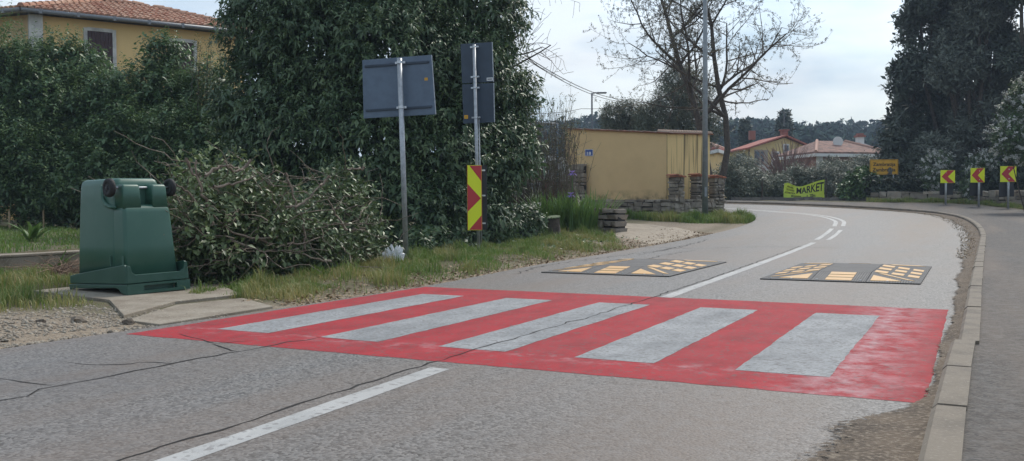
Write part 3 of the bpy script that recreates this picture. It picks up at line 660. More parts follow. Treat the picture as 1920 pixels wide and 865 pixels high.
# ---------------------------------------------------------------- upturned container
def waste_container():
    o = Vector((-7.86, 6.66, .032))-RH*.10; u = Vector((-.985, .17, 0)).normalized(); v = Vector((.17, .985, 0)).normalized()
    tilt = Matrix.Rotation(math.radians(-1.2), 3, FH)
    root = thing('waste_container', o, 'dark green plastic wheeled waste container standing upside down beside the road', 'waste container')
    def T(a, b, z): return o+tilt@(u*a+v*b+ZW*z)
    def loft(name, secs, m, parent=root, n=6, cap=True):
        """secs: (z, a0, a1, b0, b1, r) rounded rectangles"""
        V = []; Fc = []; N = 4*(n+1)
        for z, a0, a1, b0, b1, r in secs:
            for (ca, cb, s) in ((a1-r, b1-r, 0), (a0+r, b1-r, 1), (a0+r, b0+r, 2), (a1-r, b0+r, 3)):
                for k in range(n+1):
                    t = math.pi/2*(s+k/n); V.append(T(ca+r*math.cos(t), cb+r*math.sin(t), z))
        for i in range(len(secs)-1):
            for k in range(N): Fc.append((i*N+k, i*N+(k+1) % N, (i+1)*N+(k+1) % N, (i+1)*N+k))
        if cap: Fc += [tuple(range(N))[::-1], tuple(range((len(secs)-1)*N, len(secs)*N))]
        ob = mk(name, V, Fc, m, parent); me = ob.data; bm = bmesh.new(); bm.from_mesh(me); bmesh.ops.recalc_face_normals(bm, faces=bm.faces); bm.to_mesh(me); bm.free()
        me.polygons.foreach_set('use_smooth', [len(p.vertices) == 4 for p in me.polygons])
        return ob
    body = loft('body', [(.14, .20, 1.02, .03, .66, .06), (.5, .215, 1.015, .045, .64, .06), (1.0, .23, 1.0, .07, .615, .06), (1.16, .24, .995, .08, .605, .06), (1.215, .255, .985, .095, .59, .06), (1.235, .285, .955, .125, .56, .05)], BINM)
    # the back panel stands proud below the wheel recess, its upper edge rounded like a shoulder
    loft('back_panel', [(.14, .02, .34, .035, .655, .035), (.5, .045, .36, .05, .635, .035), (.86, .07, .40, .065, .62, .04), (.905, .08, .42, .072, .613, .04), (.935, .105, .40, .09, .60, .035), (.945, .14, .36, .11, .58, .02)], BINM)
    # curved moulding on the side wall round the wheel recess
    for b in (.052, .632):
        g = Geo(); pts = []
        for k in range(13):
            t = math.pi/2*k/12; pts.append(T(.52-.30*(1-math.cos(t))*0-.40*math.sin(t)*.95, b, 1.10-.20*math.sin(t)-.0+.0*(1-math.cos(t)) if False else .93+.20*(1-math.sin(t))**2))
        pts = [T(.47, b, 1.17), T(.465, b, 1.08), T(.44, b, 1.0), T(.39, b, .95), T(.31, b, .925), T(.2, b, .92)]
        g.tube(pts, [.010, .016, .02, .022, .022, .014], 8); g.make('side_moulding', BINM, root, smooth=True)
    for b0, b1 in ((.075, .285), (.415, .60)):
        loft('axle_block', [(.90, .085, .36, b0, b1, .018), (1.14, .10, .36, b0+.008, b1-.008, .018), (1.165, .125, .34, b0+.02, b1-.02, .014)], BINM)
    g = Geo(); g.tube([T(.20, -.03, 1.13), T(.20, .70, 1.13)], .013, 10); g.make('axle', GALV, root, smooth=True)
    for b, s in ((-.012, -1), (.70, 1)):
        prof = [(.045, -.028), (.078, -.030), (.096, -.022), (.102, 0), (.096, .022), (.078, .030), (.045, .028)]; V = []; Fc = []; n = 28
        for k in range(n):
            t = 2*math.pi*k/n
            for r, w in prof: V.append(T(.20+r*math.cos(t), b+w, 1.13+r*math.sin(t)))
        m = len(prof)
        for k in range(n):
            for i in range(m): Fc.append((k*m+i, ((k+1) % n)*m+i, ((k+1) % n)*m+(i+1) % m, k*m+(i+1) % m))
        wr = bpy.data.objects.new('wheel', bpy.data.meshes.new('wheel')); bpy.data.objects.remove(wr)
        tyre = mk('wheel', V, Fc, RUBBER, root, smooth=True)
        g = Geo(); g.tube([T(.20, b-.02, 1.13), T(.20, b+.02, 1.13)], .058, 20)
        for k in range(6):
            t = math.pi*k/3; c = T(.20+.036*math.cos(t), b+s*.022, 1.13+.036*math.sin(t)); g.box(c, .012, .008, .05, ((u*math.sin(t)-ZW*math.cos(t)), v, u*math.cos(t)+ZW*math.sin(t)))
        g.tube([T(.20, b+s*.018, 1.13), T(.20, b+s*.036, 1.13)], .02, 12); g.make('hub', HUBM, tyre)
    # rim collar: side skirts slope, rear corner stands up, handle bar below
    def plate(poly, thick, bfix=None, afix=None, name='rim_skirt', m=BINL):
        g = Geo()
        if bfix is not None: g.prism([T(a, bfix, z) for a, z in poly], v*thick)
        else: g.prism([T(afix, b, z) for b, z in poly], u*thick)
        return g.make(name, m, root, bevel=.006)
    side = [(-.07, .115), (1.10, .085), (1.10, .17), (.95, .195), (.06, .305), (-.02, .315), (-.05, .29), (-.062, .21)]
    plate(side, .03, bfix=-.012); plate(side, .03, bfix=.69)
    plate([(-.008, .115), (.705, .115), (.705, .305), (.675, .305), (.655, .23), (.62, .205), (.09, .205), (.05, .23), (.03, .30), (-.008, .31)], .03, afix=-.075)
    plate([(.02, .115), (.68, .115), (.68, .185), (.02, .185)], .25, afix=-.05, name='rim_shelf')
    plate([(.02, .09), (.68, .09), (.68, .18), (.02, .18)], .03, afix=1.07, name='rim_front')
    # lid, with an arched foot on the side and a grip slot at the back
    lidside = [(-.085, 0), (-.02, 0), (.03, .015), (.09, .055), (.17, .066), (1.02, .03), (1.10, .012), (1.115, .075), (-.085, .108)]
    lid = plate(lidside, .035, bfix=-.02, name='lid'); 
    def lp(nm, poly, th, **k):
        ob = plate(poly, th, name=nm, **k); ob.parent = lid; ob.matrix_parent_inverse = Matrix.Identity(4) if False else lid.matrix_world.inverted(); return ob
    g = Geo(); g.prism([T(a, .69, z) for a, z in lidside], v*.035); g.prism([T(a, .0, z) for a, z in ((-.03, .075), (1.08, .055), (1.08, .080), (-.03, .105))], v*.7)
    for poly in ([(-.018, 0), (.17, 0), (.17, .108), (-.018, .108)], [(.56, 0), (.722, 0), (.722, .108), (.56, .108)], [(.17, 0), (.56, 0), (.56, .032), (.17, .032)], [(.17, .085), (.56, .085), (.56, .108), (.17, .108)]):
        g.prism([T(-.088, b, z) for b, z in poly], u*.045)
    g.prism([T(-.02, b, z) for b, z in ((.17, .03), (.56, .03), (.56, .09), (.17, .09))], u*.02)
    g.make('lid_frame', BINL, root, bevel=0)
    # faint ridge tabs just above the skirt
    for aa in (.30, .06): g = Geo(); g.box(T(aa, .026, .35), .014, .012, .11, (u, v, ZW)); g.make('moulded_tab', BINM, root)
    return root
waste_container()

# ---------------------------------------------------------------- traffic signs
def sign_large():
    b = on_ground(762, 492); d = (b-Vector((0, 0, CAMH))).dot(CF); top = at(749, 110, d)
    root = thing('road_sign', b, 'wide grey back of a road sign on a leaning post beside the plastic bag', 'road sign', 'road signs seen from behind')
    g = Geo(); g.tube([b-ZW*.1, b*.5+top*.5, top], .044, 16); g.make('post', GALV, root, smooth=True)
    ax = (top-b).normalized()
    C = [at(678, 112, d+.22), at(808, 102, d-.02), at(816, 214, d-.02), at(680.5, 222, d+.22)]; C = [c+FH*.06 for c in C]
    X = (C[1]-C[0]).normalized(); N = X.cross(C[3]-C[0]).normalized(); N = N if N.dot(CF) > 0 else -N
    g = Geo(); g.prism(C, N*.022); panel = g.make('panel', SIGNBACK, root, bevel=.004)
    g = Geo(); w = .012
    g.tube([C[1]+N*.011, C[2]+N*.011], .012, 6)
    e = g.make('panel_edge', GALV, root)
    def pt(a, t): return (C[0].lerp(C[1], a)).lerp(C[3].lerp(C[2], a), t)
    for t in (.115, .868):
        g = Geo(); p, q = pt(.04, t), pt(.96, t); c = (p+q)/2-N*.012; g.box(c, (q-p).length, .024, .036, (X, N, ax)); g.box(c-N*.013, (q-p).length, .004, .010, (X, N, ax)); g.make('rail', SIGNDARK, root)
        k = b+ax*((pt(.53, t)-b).dot(ax)); g = Geo(); g.tube([k-ax*.022, k+ax*.022], .05, 16); g.box(k+N*.03-X*.0, .17, .03, .036, (X, N, ax)); g.make('bracket', ALU, root)
    s = pt(.905, .40)-N*.004; g = Geo(); g.box(s, .055, .004, .045, (X, N, ax)); g.make('sticker', STICKY, root)
    g = Geo(); g.box(s-N*.004, .03, .003, .02, (X, N, ax)); g.make('sticker_mark', mat('dull_yellow', (.5, .28, .03), .6), root)
sign_large()

def boards(root, poly, mt, o, X, Z, w, h, N, lift, name):
    V = [o+X*(a*w)+Z*(b*h)-N*lift for a, b in poly]; return mk(name, V, [tuple(range(len(V)))], mt, root)
def sign_tall():
    b = on_ground(898, 475); d = (b-Vector((0, 0, CAMH))).dot(CF); top = at(889, 84, d)
    root = thing('road_sign', b, 'tall narrow dark road sign back above a red and yellow arrow board', 'road sign', 'road signs seen from behind')
    ax = (top-b).normalized()
    g = Geo(); g.tube([b-ZW*.1, top], .034, 14); g.make('post', GALV, root, smooth=True)
    g = Geo(); g.tube([b+ax*.05+RH*.055+FH*.03, b+ax*2.6+RH*.055+FH*.03], .014, 8); g.make('stay_tube', GALV, root, smooth=True)
    for C, nm in (([at(863, 82, d+.1), at(922, 78, d-.03), at(924.5, 153, d-.03), at(866, 156, d+.1)], 'upper'), ([at(866, 158, d+.1), at(925, 155, d-.03), at(926.5, 229, d-.03), at(868.5, 232, d+.1)], 'lower')):
        C = [c+FH*.055 for c in C]; X = (C[1]-C[0]).normalized(); N = X.cross(C[3]-C[0]).normalized(); N = N if N.dot(CF) > 0 else -N
        g = Geo(); g.prism(C, N*.02); g.make('panel', SIGNDARK, root, bevel=.004)
        g = Geo(); g.tube([C[1]+N*.01+X*.004, C[2]+N*.01+X*.004], .011, 6); g.make('panel_edge', GALV, root)
        def pt(a, t): return (C[0].lerp(C[1], a)).lerp(C[3].lerp(C[2], a), t)
        for t in (.12, .87):
            k = b+ax*((pt(.5, t)-b).dot(ax)); g = Geo(); g.tube([k-ax*.015, k+ax*.015], .04, 14); g.box(k+N*.02, .17, .03, .03, (X, N, ax)); g.tube([k+X*.07-N*.02, k+X*.07+N*.03], .013, 6); g.make('bracket', ALU, root)
        if nm == 'upper':
            s = pt(.90, .93)-N*.004; g = Geo(); g.box(s, .125, .004, .062, (X, N, ax)); g.make('sticker', STICKW, root)
            g = Geo(); g.box(s-N*.004, .09, .003, .022, (X, N, ax)); g.make('sticker_mark', GREYINK, root)
        else:
            s = pt(.10, .83)-N*.004; g = Geo(); g.box(s, .075, .004, .07, (X, N, ax)); g.make('sticker', STICKY, root)
            g = Geo(); g.box(s-N*.004, .04, .003, .035, (X, N, ax)); g.make('sticker_mark', mat('dull_yellow', (.5, .28, .03), .6), root)
    # arrow board on the near side of the post and a second board turned away
    dd_ = d-.06; o = at(877, 432, dd_); X = (at(903.5, 432, dd_)-o); w = X.length; X.normalize(); Z = (at(876, 310, dd_)-o); h = Z.length; Z.normalize(); N = X.cross(Z); N = N if N.dot(CF) > 0 else -N
    g = Geo(); g.prism([o, o+X*w, o+X*w+Z*h, o+Z*h], N*.012); g.make('arrow_board', CHY, root)
    for poly in ([(.14, 1), (1, 1), (1, .76)], [(0, .715), (.97, .49), (0, .285)], [(.08, 0), (1, 0), (1, .225)]):
        boards(root, [(.02+.96*a, .006+.988*c) for a, c in poly], CHR, o, X, Z, w, h, N, .003, 'red_chevron')
    g = Geo(); t = .013
    g.tube([o, o+Z*h], .006, 5); g.tube([o+X*w, o+X*w+Z*h], .006, 5); g.make('board_edge', mat('orange_edge', (.55, .2, .03), .5), root)
    o2 = at(903, 431, d+.10); g = Geo(); g.prism([o2-X*.16, o2+X*.11, o2+X*.11+Z*h, o2-X*.16+Z*h], N*.012); g.make('turned_board', BLACKB, root)
    for t in (.10, .53, .92):
        g = Geo(); g.box(o2+X*.045+Z*(h*t)-N*.012, .07, .02, .03, (X, N, Z)); g.make('bracket', ALU, root)
sign_tall()

def chevron_sign(px, py, base, label, w_px, h_px):
    b = on_ground(*base); d = (b-Vector((0, 0, CAMH))).dot(CF)
    root = thing('chevron_sign', b, label, 'chevron sign', 'chevron signs on the outside of the bend')
    o = at(px, py, d-.075); X = RH.copy(); Z = ZW.copy(); N = FH.copy(); w = w_px/FPX*d; h = h_px/FPX*d
    o = Vector((o.x, o.y, o.z))
    g = Geo(); g.tube([b-ZW*.1, Vector((b.x, b.y, o.z+h*.9))], .042, 12); g.make('post', GALV, root, smooth=True)
    g = Geo(); g.prism([o, o+X*w, o+X*w+Z*h, o+Z*h], N*.014); g.make('board', CHY, root)
    boards(root, [(.07, .5), (.48, .985), (.96, .985), (.50, .5), (.96, .015), (.54, .015)], CHR, o, X, Z, w, h, N, .004, 'red_chevron')
    o2 = o+N*.12-Z*(h*.93)+X*.02; g = Geo(); g.prism([o2, o2+X*w*.94, o2+X*w*.94+Z*h*.92, o2+Z*h*.92], N*.014); g.make('turned_board', BLACKB, root)
    for zz in (.2, .8):
        g = Geo(); g.tube([Vector((b.x, b.y, o.z+h*zz-.02)), Vector((b.x, b.y, o.z+h*zz+.02))], .05, 10); g.make('bracket', ALU, root)
chevron_sign(1763.5, 343.5, (1773, 388), 'yellow chevron board with red arrow, leftmost of the three by the bend', 27, 24)
chevron_sign(1820, 342.5, (1835, 392), 'yellow chevron board with red arrow, middle one of the three by the bend', 26, 27)
chevron_sign(1875.5, 341.5, (1890, 395), 'yellow chevron board with red arrow, rightmost and largest of the three', 30, 29.5)

def town_sign():
    d = 43.6; o = at(1631, 328, d); w = 53/FPX*d; h = 28.5/FPX*d; X, Z, N = RH, ZW, FH
    bx = o+X*w*.5; b = Vector((bx.x, bx.y, ter(bx.x, bx.y)))
    root = thing('town_sign', b, 'yellow town name sign reading Zambratija above the ivy', 'town sign')
    for t in (.15, .85):
        p = o+X*w*t+N*.05; g = Geo(); g.tube([Vector((p.x, p.y, b.z-.1)), Vector((p.x, p.y, o.z+h*.95))], .03, 10); g.make('post', GALV, root, smooth=True)
    g = Geo(); g.prism([o, o+X*w, o+X*w+Z*h, o+Z*h], N*.02); g.make('panel', TOWNY, root)
    g = Geo(); m = .03
    for a, c in (((m, m), (w-m, m)), ((w-m, m), (w-m, h-m)), ((w-m, h-m), (m, h-m)), ((m, h-m), (m, m))):
        g.tube([o+X*a[0]+Z*a[1]-N*.003, o+X*c[0]+Z*c[1]-N*.003], .007, 5)
    g.make('border', mat('border_dark', (.22, .12, .02), .6), root)
    fitted_text('lettering', 'Zambratija', o+X*w*.10+Z*h*.50-N*.005, X, Z, w*.80, h*.30, INK, root)
    fitted_text('lettering', 'Zambrattia', o+X*w*.09+Z*h*.205-N*.005, X, Z, w*.81, h*.245, INK, root)
    V = [o+X*w*a+Z*h*c-N*.008 for a, c in ((.63, 0), (.80, 0), (.78, .12), (.80, .28), (.76, .44), (.70, .50), (.645, .42), (.64, .24), (.66, .12), (.60, .04))]
    mk('grime_patch', V, [tuple(range(len(V)))], mat('grime', (.16, .15, .12), .9, noise=(14, (.07, .065, .05), .4, .6)), root)
town_sign()

def banner():
    d = 45.0; o = at(1469, 371, d); w = 77/FPX*d; s = d/FPX; X, Z, N = RH, ZW, FH
    b = Vector((o.x, o.y, ter(o.x, o.y)))
    root = thing('market_banner', b, 'sagging lime green banner reading MARKET 200m tied to fence posts', 'banner')
    tu = [0, .07, .16, .30, .42, .60, .72, .85, 1.0]; th = [27, 28.5, 25.5, 21.6, 21.6, 25.5, 29, 32, 33.5]
    def surf(a, c):
        hgt = np.interp(a, tu, th)*s; fold = .05*math.sin(9*a+3*c)*(1-.5*a)+.03*math.sin(23*a-5*c)*(1-a)
        left = .06*c*(1-a); return o+X*(w*a+left-(.0 if a < .9 else .02*math.sin(c*3)))+Z*(hgt*c-.02*math.sin(a*3.1))+N*(fold+.04*math.sin(c*3.1))
    n, m = 40, 14; V = [surf(i/n, j/m) for j in range(m+1) for i in range(n+1)]; Fc = [(j*(n+1)+i, j*(n+1)+i+1, (j+1)*(n+1)+i+1, (j+1)*(n+1)+i) for j in range(m) for i in range(n)]
    mk('sheet', V, Fc, BANNERM, root, smooth=True)
    def tx(t, a0, a1, c0, c1): fitted_text('lettering', t, None, None, None, 1, 1, INK, root, warp=lambda a, c: surf(a0+(a1-a0)*a, c0+(c1-c0)*c)-N*.012)
    tx('MARKET', .30, .985, .37, .885); tx('200m', .64, .78, .05, .27); tx('PEKARA', .075, .22, .71, .82); tx('EXCHANGE', .065, .25, .51, .63); tx('KOZMETIKA', .03, .28, .30, .42)
    V = [surf(a, c)-N*.012 for a, c in ((.18, .15), (.215, .24), (.215, .185), (.40, .175), (.585, .20), (.585, .10), (.40, .11), (.215, .125), (.215, .05))]
    mk('arrow', V, [(0, 1, 2), (0, 2, 7), (0, 7, 8), (2, 3, 6, 7), (3, 4, 5, 6)], INK, root)
    for k, (px, y1, y0) in enumerate(((1429, 340, 374), (1487, 336, 376), (1549, 335, 374))):
        p = at(px, y0, d+.1); q = at(px, y1, d+.1); f = thing('fence_post', Vector((p.x, p.y, ter(p.x, p.y))), ('thin dark fence post left of the lime banner', 'thin dark fence post behind the lime banner', 'thin dark fence post at the right end of the lime banner')[k], 'fence post', 'fence posts by the banner')
        g = Geo(); g.tube([Vector((p.x, p.y, ter(p.x, p.y)-.1)), Vector((p.x, p.y, q.z))], .035, 6); g.make('shaft', RUST, f)
        g = Geo(); g.tube([Vector((p.x, p.y, q.z)), Vector((p.x, p.y, q.z+.03))], .042, 6); g.make('cap', RUST, f)
banner()

# ---------------------------------------------------------------- lamp poles, blue post, cables
def lamp(px, base_py, d, r0, r1, height, arm, label, m):
    p = col_at(px, d, 0); b = Vector((p.x, p.y, ter(p.x, p.y)))
    root = thing('street_lamp', b, label, 'street lamp'); t = b+ZW*height
    g = Geo(); g.tube([b-ZW*.1, b+ZW*height*.5, t], [r0, (r0+r1)/2, r1], 16); g.make('pole', m, root, smooth=True)
    e = t+arm; g = Geo(); g.tube([t-ZW*.05, t+arm*.5+ZW*.02, e], r1*.7, 10); g.make('arm', m, root, smooth=True)
    a = arm.normalized(); sd = a.cross(ZW); g = Geo(); g.box(e+a*.25, .6, .22, .09, (a, sd, ZW)); hd = g.make('lamp_head', m, root, bevel=.03)
    if d < 40:
        g = Geo(); g.tube([b-ZW*.02, b+ZW*.03], r0*1.6, 12); g.make('base_plate', m, root)
        g = Geo(); g.box(b+ZW*.9-FH*(r0*.92), .07, .02, .3, (RH, FH, ZW)); g.make('service_door', m, root)
lamp(1322, 415, 29.2, .098, .062, 8.6, RH*1.3+FH*.3, 'tall grey steel street lamp pole in front of the yellow shed', POLEC)
lamp(1110.5, 240, 56, .075, .05, 6.6, RH*.35, 'small distant street lamp rising behind the yellow shed roof', mat('lamp_dark', (.09, .10, .11), .6))
p = col_at(1045, 27, 0); b = Vector((p.x, p.y, ter(p.x, p.y)))
root = thing('blue_post', b, 'thin blue painted metal post with a short arm to the left', 'post')
top = at(1045.5, 233.5, 27); g = Geo(); g.tube([b, Vector((b.x, b.y, top.z))], .035, 8); g.make('shaft', BLUEP, root, smooth=True)
g = Geo(); g.tube([Vector((b.x, b.y, top.z))+RH*.03, at(1010, 230.5, 27.2)], .03, 8); g.make('arm', GALV, root, smooth=True)
def cable(pts, label, r=.014):
    P = []
    for i in range(len(pts)-1):
        a, c = pts[i], pts[i+1]
        for k in range(16):
            t = k/16; q = a.lerp(c, t); q.z -= 4*t*(1-t)*(a-c).length*.018; P.append(q)
    P.append(pts[-1]); V, Fc = tubes_np([(np.array([tuple(q) for q in P]), np.full(len(P), r))], 5)
    tag(big('overhead_cable', V, Fc, WIRE), label, 'cable', 'overhead cables')
cable([at(560, -170, 24), at(978, 100, 30), at(1195, 187, 56), at(1330, 225, 80)], 'upper of the two sagging black cables left of the bare tree', .016)
cable([at(560, -160, 24), at(982, 108, 30), at(1195, 190.5, 56), at(1330, 229, 80)], 'lower of the two sagging black cables left of the bare tree', .014)
cable([at(985, 212, 50), at(1090, 204, 56), at(1200, 196, 60), at(1330, 190, 64)], 'thin black cable crossing low behind the small distant lamp', .016)

# ---------------------------------------------------------------- stone walls and the shed
rs = random.Random(11)
def stone_mesh(i):
    bm = bmesh.new(); bmesh.ops.create_cube(bm, size=1)
    for v in bm.verts: v.co += Vector((rs.uniform(-.07, .07), rs.uniform(-.1, .1), rs.uniform(-.10, .10)))
    bmesh.ops.bevel(bm, geom=bm.edges[:], offset=.11, segments=2, affect='EDGES', profile=.6)
    for v in bm.verts: v.co += Vector((rs.gauss(0, .012), rs.gauss(0, .02), rs.gauss(0, .015)))
    me = bpy.data.meshes.new('stone'); bm.to_mesh(me); bm.free(); me.materials.append(STONE); return me
STONES = [stone_mesh(i) for i in range(14)]
def stone_face(root, A, B, z0, z1, th, row=(.11, .20), ln=(.16, .42)):
    """courses of single stones along A-B, standing proud of a dark core"""
    A = Vector((*A[:2], 0)); B = Vector((*B[:2], 0)); t = (B-A); Ln = t.length; t.normalize(); n = Vector((-t.y, t.x, 0)); rz = math.atan2(t.y, t.x)
    z = z0
    while z < z1-.04:
        h = min(rs.uniform(*row), z1-z)
        if z1-z-h < .06: h = z1-z
        s = 0
        while s < Ln-.02:
            l = rs.uniform(*ln); l = Ln-s if Ln-s-l < .10 else l
            hh = h
            o = bpy.data.objects.new('stone', rs.choice(STONES)); COL.objects.link(o)
            c = A+t*(s+l/2)+n*rs.uniform(-.015, .015); hh = h*rs.uniform(.78, 1.18)
            o.matrix_basis = Matrix.Translation((c.x, c.y, z+h/2)) @ Matrix.Rotation(rz+(math.pi if rs.random() < .5 else 0), 4, 'Z') @ Matrix.Rotation(rs.uniform(-.06, .06), 4, 'Y') @ Matrix.Diagonal((max(l-.018, .06), th*rs.uniform(.98, 1.1), max(hh-.016, .05), 1))
            setpar(o, root); s += l
        z += h
def stone_wall(name, pts, z0, z1, th, label, cat, row=(.11, .2), ln=(.16, .42)):
    root = thing(name, Vector((pts[0].x, pts[0].y, z0)), label, cat)
    for A, B in zip(pts, pts[1:]):
        stone_face(root, A, B, z0, z1, th, row, ln)
        c = (A+B)/2; t = (B-A).normalized(); g = Geo(); g.box((c.x, c.y, (z0+z1)/2-.03), (B-A).length*.97, th*.66, z1-z0-.07, (Vector((t.x, t.y, 0)), Vector((-t.y, t.x, 0)), ZW)); g.make('mortar_core', MORTAR, root)
    return root
def flat(px, d): p = col_at(px, d, 0); return p
stone_wall('garden_wall', [flat(1110, 32.2), flat(1259, 30.4), flat(1352, 32.2)], .28, 1.05, .34, 'low dry stone wall under the yellow shed with tile capped pillars behind it', 'stone wall', (.12, .24), (.2, .55))
def pillar(px, d, zt, w, label, capdir):
    p = flat(px, d); t = (RH*.88+FH*.47).normalized(); root = thing('stone_pillar', Vector((p.x, p.y, 1.0)), label, 'stone pillar', 'tile capped stone pillars by the shed')
    stone_face(root, p-t*w/2, p+t*w/2, .45, zt, .36, (.07, .14), (.14, .26))
    g = Geo(); g.box((p.x, p.y, (zt+.45)/2-.02), w*.9, .26, zt-.5, (t, Vector((-t.y, t.x, 0)), ZW)); g.make('mortar_core', MORTAR, root)
    n = Vector((-t.y, t.x, 0))
    for k in range(3):
        c = p+t*((k-1)*w*.36); V = []; Fc = []; m = 6
        for e in (-.26, .26):
            for q in range(m+1):
                an = math.pi*q/m; V.append(Vector((c.x, c.y, zt+.03))+n*e*1.0+t*(.085*math.cos(an))+ZW*(.06*math.sin(an)-.03*(k-1)-.02))
        Fc = [(q, q+1, q+m+2, q+m+1) for q in range(m)]+[tuple(range(m+1)), tuple(range(m+1, 2*m+2))[::-1]]
        mk('cap_tile', V, Fc, TILEC, root)
    g = Geo(); g.box((p.x, p.y, zt), w*1.15, .46, .03, (t, n, ZW)); g.make('cap_slab', TILEC, root)
pillar(1268, 30.55, 1.80, .42, 'stone pillar with red tile cap nearest the shed corner', 1)
pillar(1308, 31.35, 1.84, .40, 'stone pillar with red tile cap left of the street lamp pole', 1)
pillar(1343, 31.9, 1.80, .46, 'stone pillar with red tile cap right of the street lamp pole', 1)
A = on_ground(1121, 437); B = on_ground(1166, 440)
stone_wall('gate_pier', [Vector((A.x, A.y, 0)), Vector((B.x, B.y, 0))], .02, .80, .42, 'weathered stone gate pier between the iris clump and the driveway', 'stone pier', (.10, .24), (.2, .42))

def shed():
    FLp, Cp, Rp = flat(1060, 34.0), flat(1250, 31.0), flat(1331, 33.0); z0, zc, zf, zr = .9, 3.28, 3.70, 3.38
    BK = FLp+(Rp-Cp)
    root = thing('yellow_shed', Vector((Cp.x, Cp.y, .4)), 'small flat topped yellow plaster shed bearing the number 18', 'shed')
    def v(p, z): return Vector((p.x, p.y, z))
    mk('front_wall', [v(FLp, z0), v(Cp, z0), v(Cp, zc), v(FLp, zf)], [(0, 1, 2, 3)], SHEDP, root)
    tag(mk('side_wall', [v(Cp, z0), v(Rp, z0), v(Rp, zr), v(Cp, zc)], [(0, 1, 2, 3)], SHEDS, root), 'yellow side wall with dark vertical drip streaks')
    mk('rear_wall', [v(Rp, z0), v(BK, z0), v(FLp, z0), v(FLp, zf), v(BK, zf+.1), v(Rp, zr)], [(0, 1, 4, 5), (1, 2, 3, 4)], SHEDP, root)
    e1 = (FLp-Cp).normalized(); e2 = (Rp-Cp).normalized(); Lf = (FLp-Cp).length; Ls = (Rp-Cp).length
    ov = [v(Cp, zc)-e1*.10-e2*.08, v(Rp, zr)-e1*.10+e2*.08, v(BK, zf+.1)+e1*.1+e2*.08, v(FLp, zf)+e1*.1-e2*.08]
    g = Geo(); g.prism([p+ZW*.005 for p in ov], ZW*.03); rf = g.make('roof', TILEC, root)
    n = 9                                    # overlapping flat tiles along the sloping front edge
    for k in range(n):
        t0, t1 = k/n-.012, (k+1)/n; a = (v(Cp, zc)-e1*.10).lerp(v(FLp, zf)+e1*.1, t0)-e2*.10; c = (v(Cp, zc)-e1*.10).lerp(v(FLp, zf)+e1*.1, t1)-e2*.10
        g = Geo(); g.prism([a+ZW*(.030+rs.uniform(-.012, .012)), c+ZW*(.055+rs.uniform(-.012, .012)), c+ZW*(.075), a+ZW*(.05)], e2*.28); g.make('edge_tile', mat('edge_tile_pale', (.40, .31, .26), .9, noise=(6, (.3, .2, .16), .4, .6)), rf)
    V = []; Fc = []; m = 5; nt_ = 17
    for k in range(nt_):                     # row of small barrel tiles along the side eave
        c = (v(Cp, zc)-e1*.12).lerp(v(Rp, zr)-e1*.12, (k+.5)/nt_); r = Ls/nt_*.5
        for e in (0, .5):
            for q in range(m+1):
                an = math.pi*q/m; V.append(c+e1*e+e2*(r*math.cos(an))+ZW*(r*math.sin(an)+.035+e*.13))
        b = k*2*(m+1); Fc += [(b+q, b+q+1, b+q+m+2, b+q+m+1) for q in range(m)]+[tuple(range(b, b+m+1))]
    tag(mk('eave_tile_row', V, Fc, mat('eave_tile_pale', (.42, .30, .23), .9), rf), kind='stuff')
    N = e1.cross(ZW); N = N if N.dot(CF) < 0 else -N
    P = [ray_plane(x, y, Cp, N)+N*.012 for x, y in ((1097.5, 292.5), (1112, 292.5), (1112, 280.5), (1097.5, 280.5))]
    g = Geo(); g.prism(P, -N*.012); plate = g.make('number_plate', PLATE, root)
    X = (P[1]-P[0]); Z = P[3]-P[0]; w, h = X.length, Z.length; X.normalize(); Z.normalize()
    g = Geo()
    for a, c in ((P[0], P[1]), (P[1], P[2]), (P[2], P[3]), (P[3], P[0])): g.tube([a, c], .008, 4)
    g.make('plate_border', ENW, plate)
    fitted_text('digits', '18', P[0]+X*w*.24+Z*h*.12+N*.006, X, Z, w*.54, h*.50, ENW, plate)
    fitted_text('plate_letters', '~  ~', P[0]+X*w*.24+Z*h*.76+N*.006, X, Z, w*.56, h*.07, ENW, plate) if False else None
    # fine crack running down the plaster
    V = []; pts = [(1087, 250), (1085, 268), (1081, 285), (1079, 300), (1078, 312)]
    for x, y in pts: V += [ray_plane(x-.35, y, Cp, N)+N*.004, ray_plane(x+.35, y, Cp, N)+N*.004]
    mk('plaster_crack', V, [(2*i, 2*i+1, 2*i+3, 2*i+2) for i in range(len(pts)-1)], mat('plaster_crack', (.16, .11, .05), .95), root)
    a = ray_plane(1065, 350, Cp, N)+N*.16; c = ray_plane(1103, 350, Cp, N)+N*.16
    r2 = stone_wall('stone_buttress', [Vector((a.x, a.y, 0)), Vector((c.x, c.y, 0))], .75, 2.36, .2, 'pale stone buttress against the left end of the yellow shed', 'stone buttress', (.09, .18), (.16, .38))
shed()
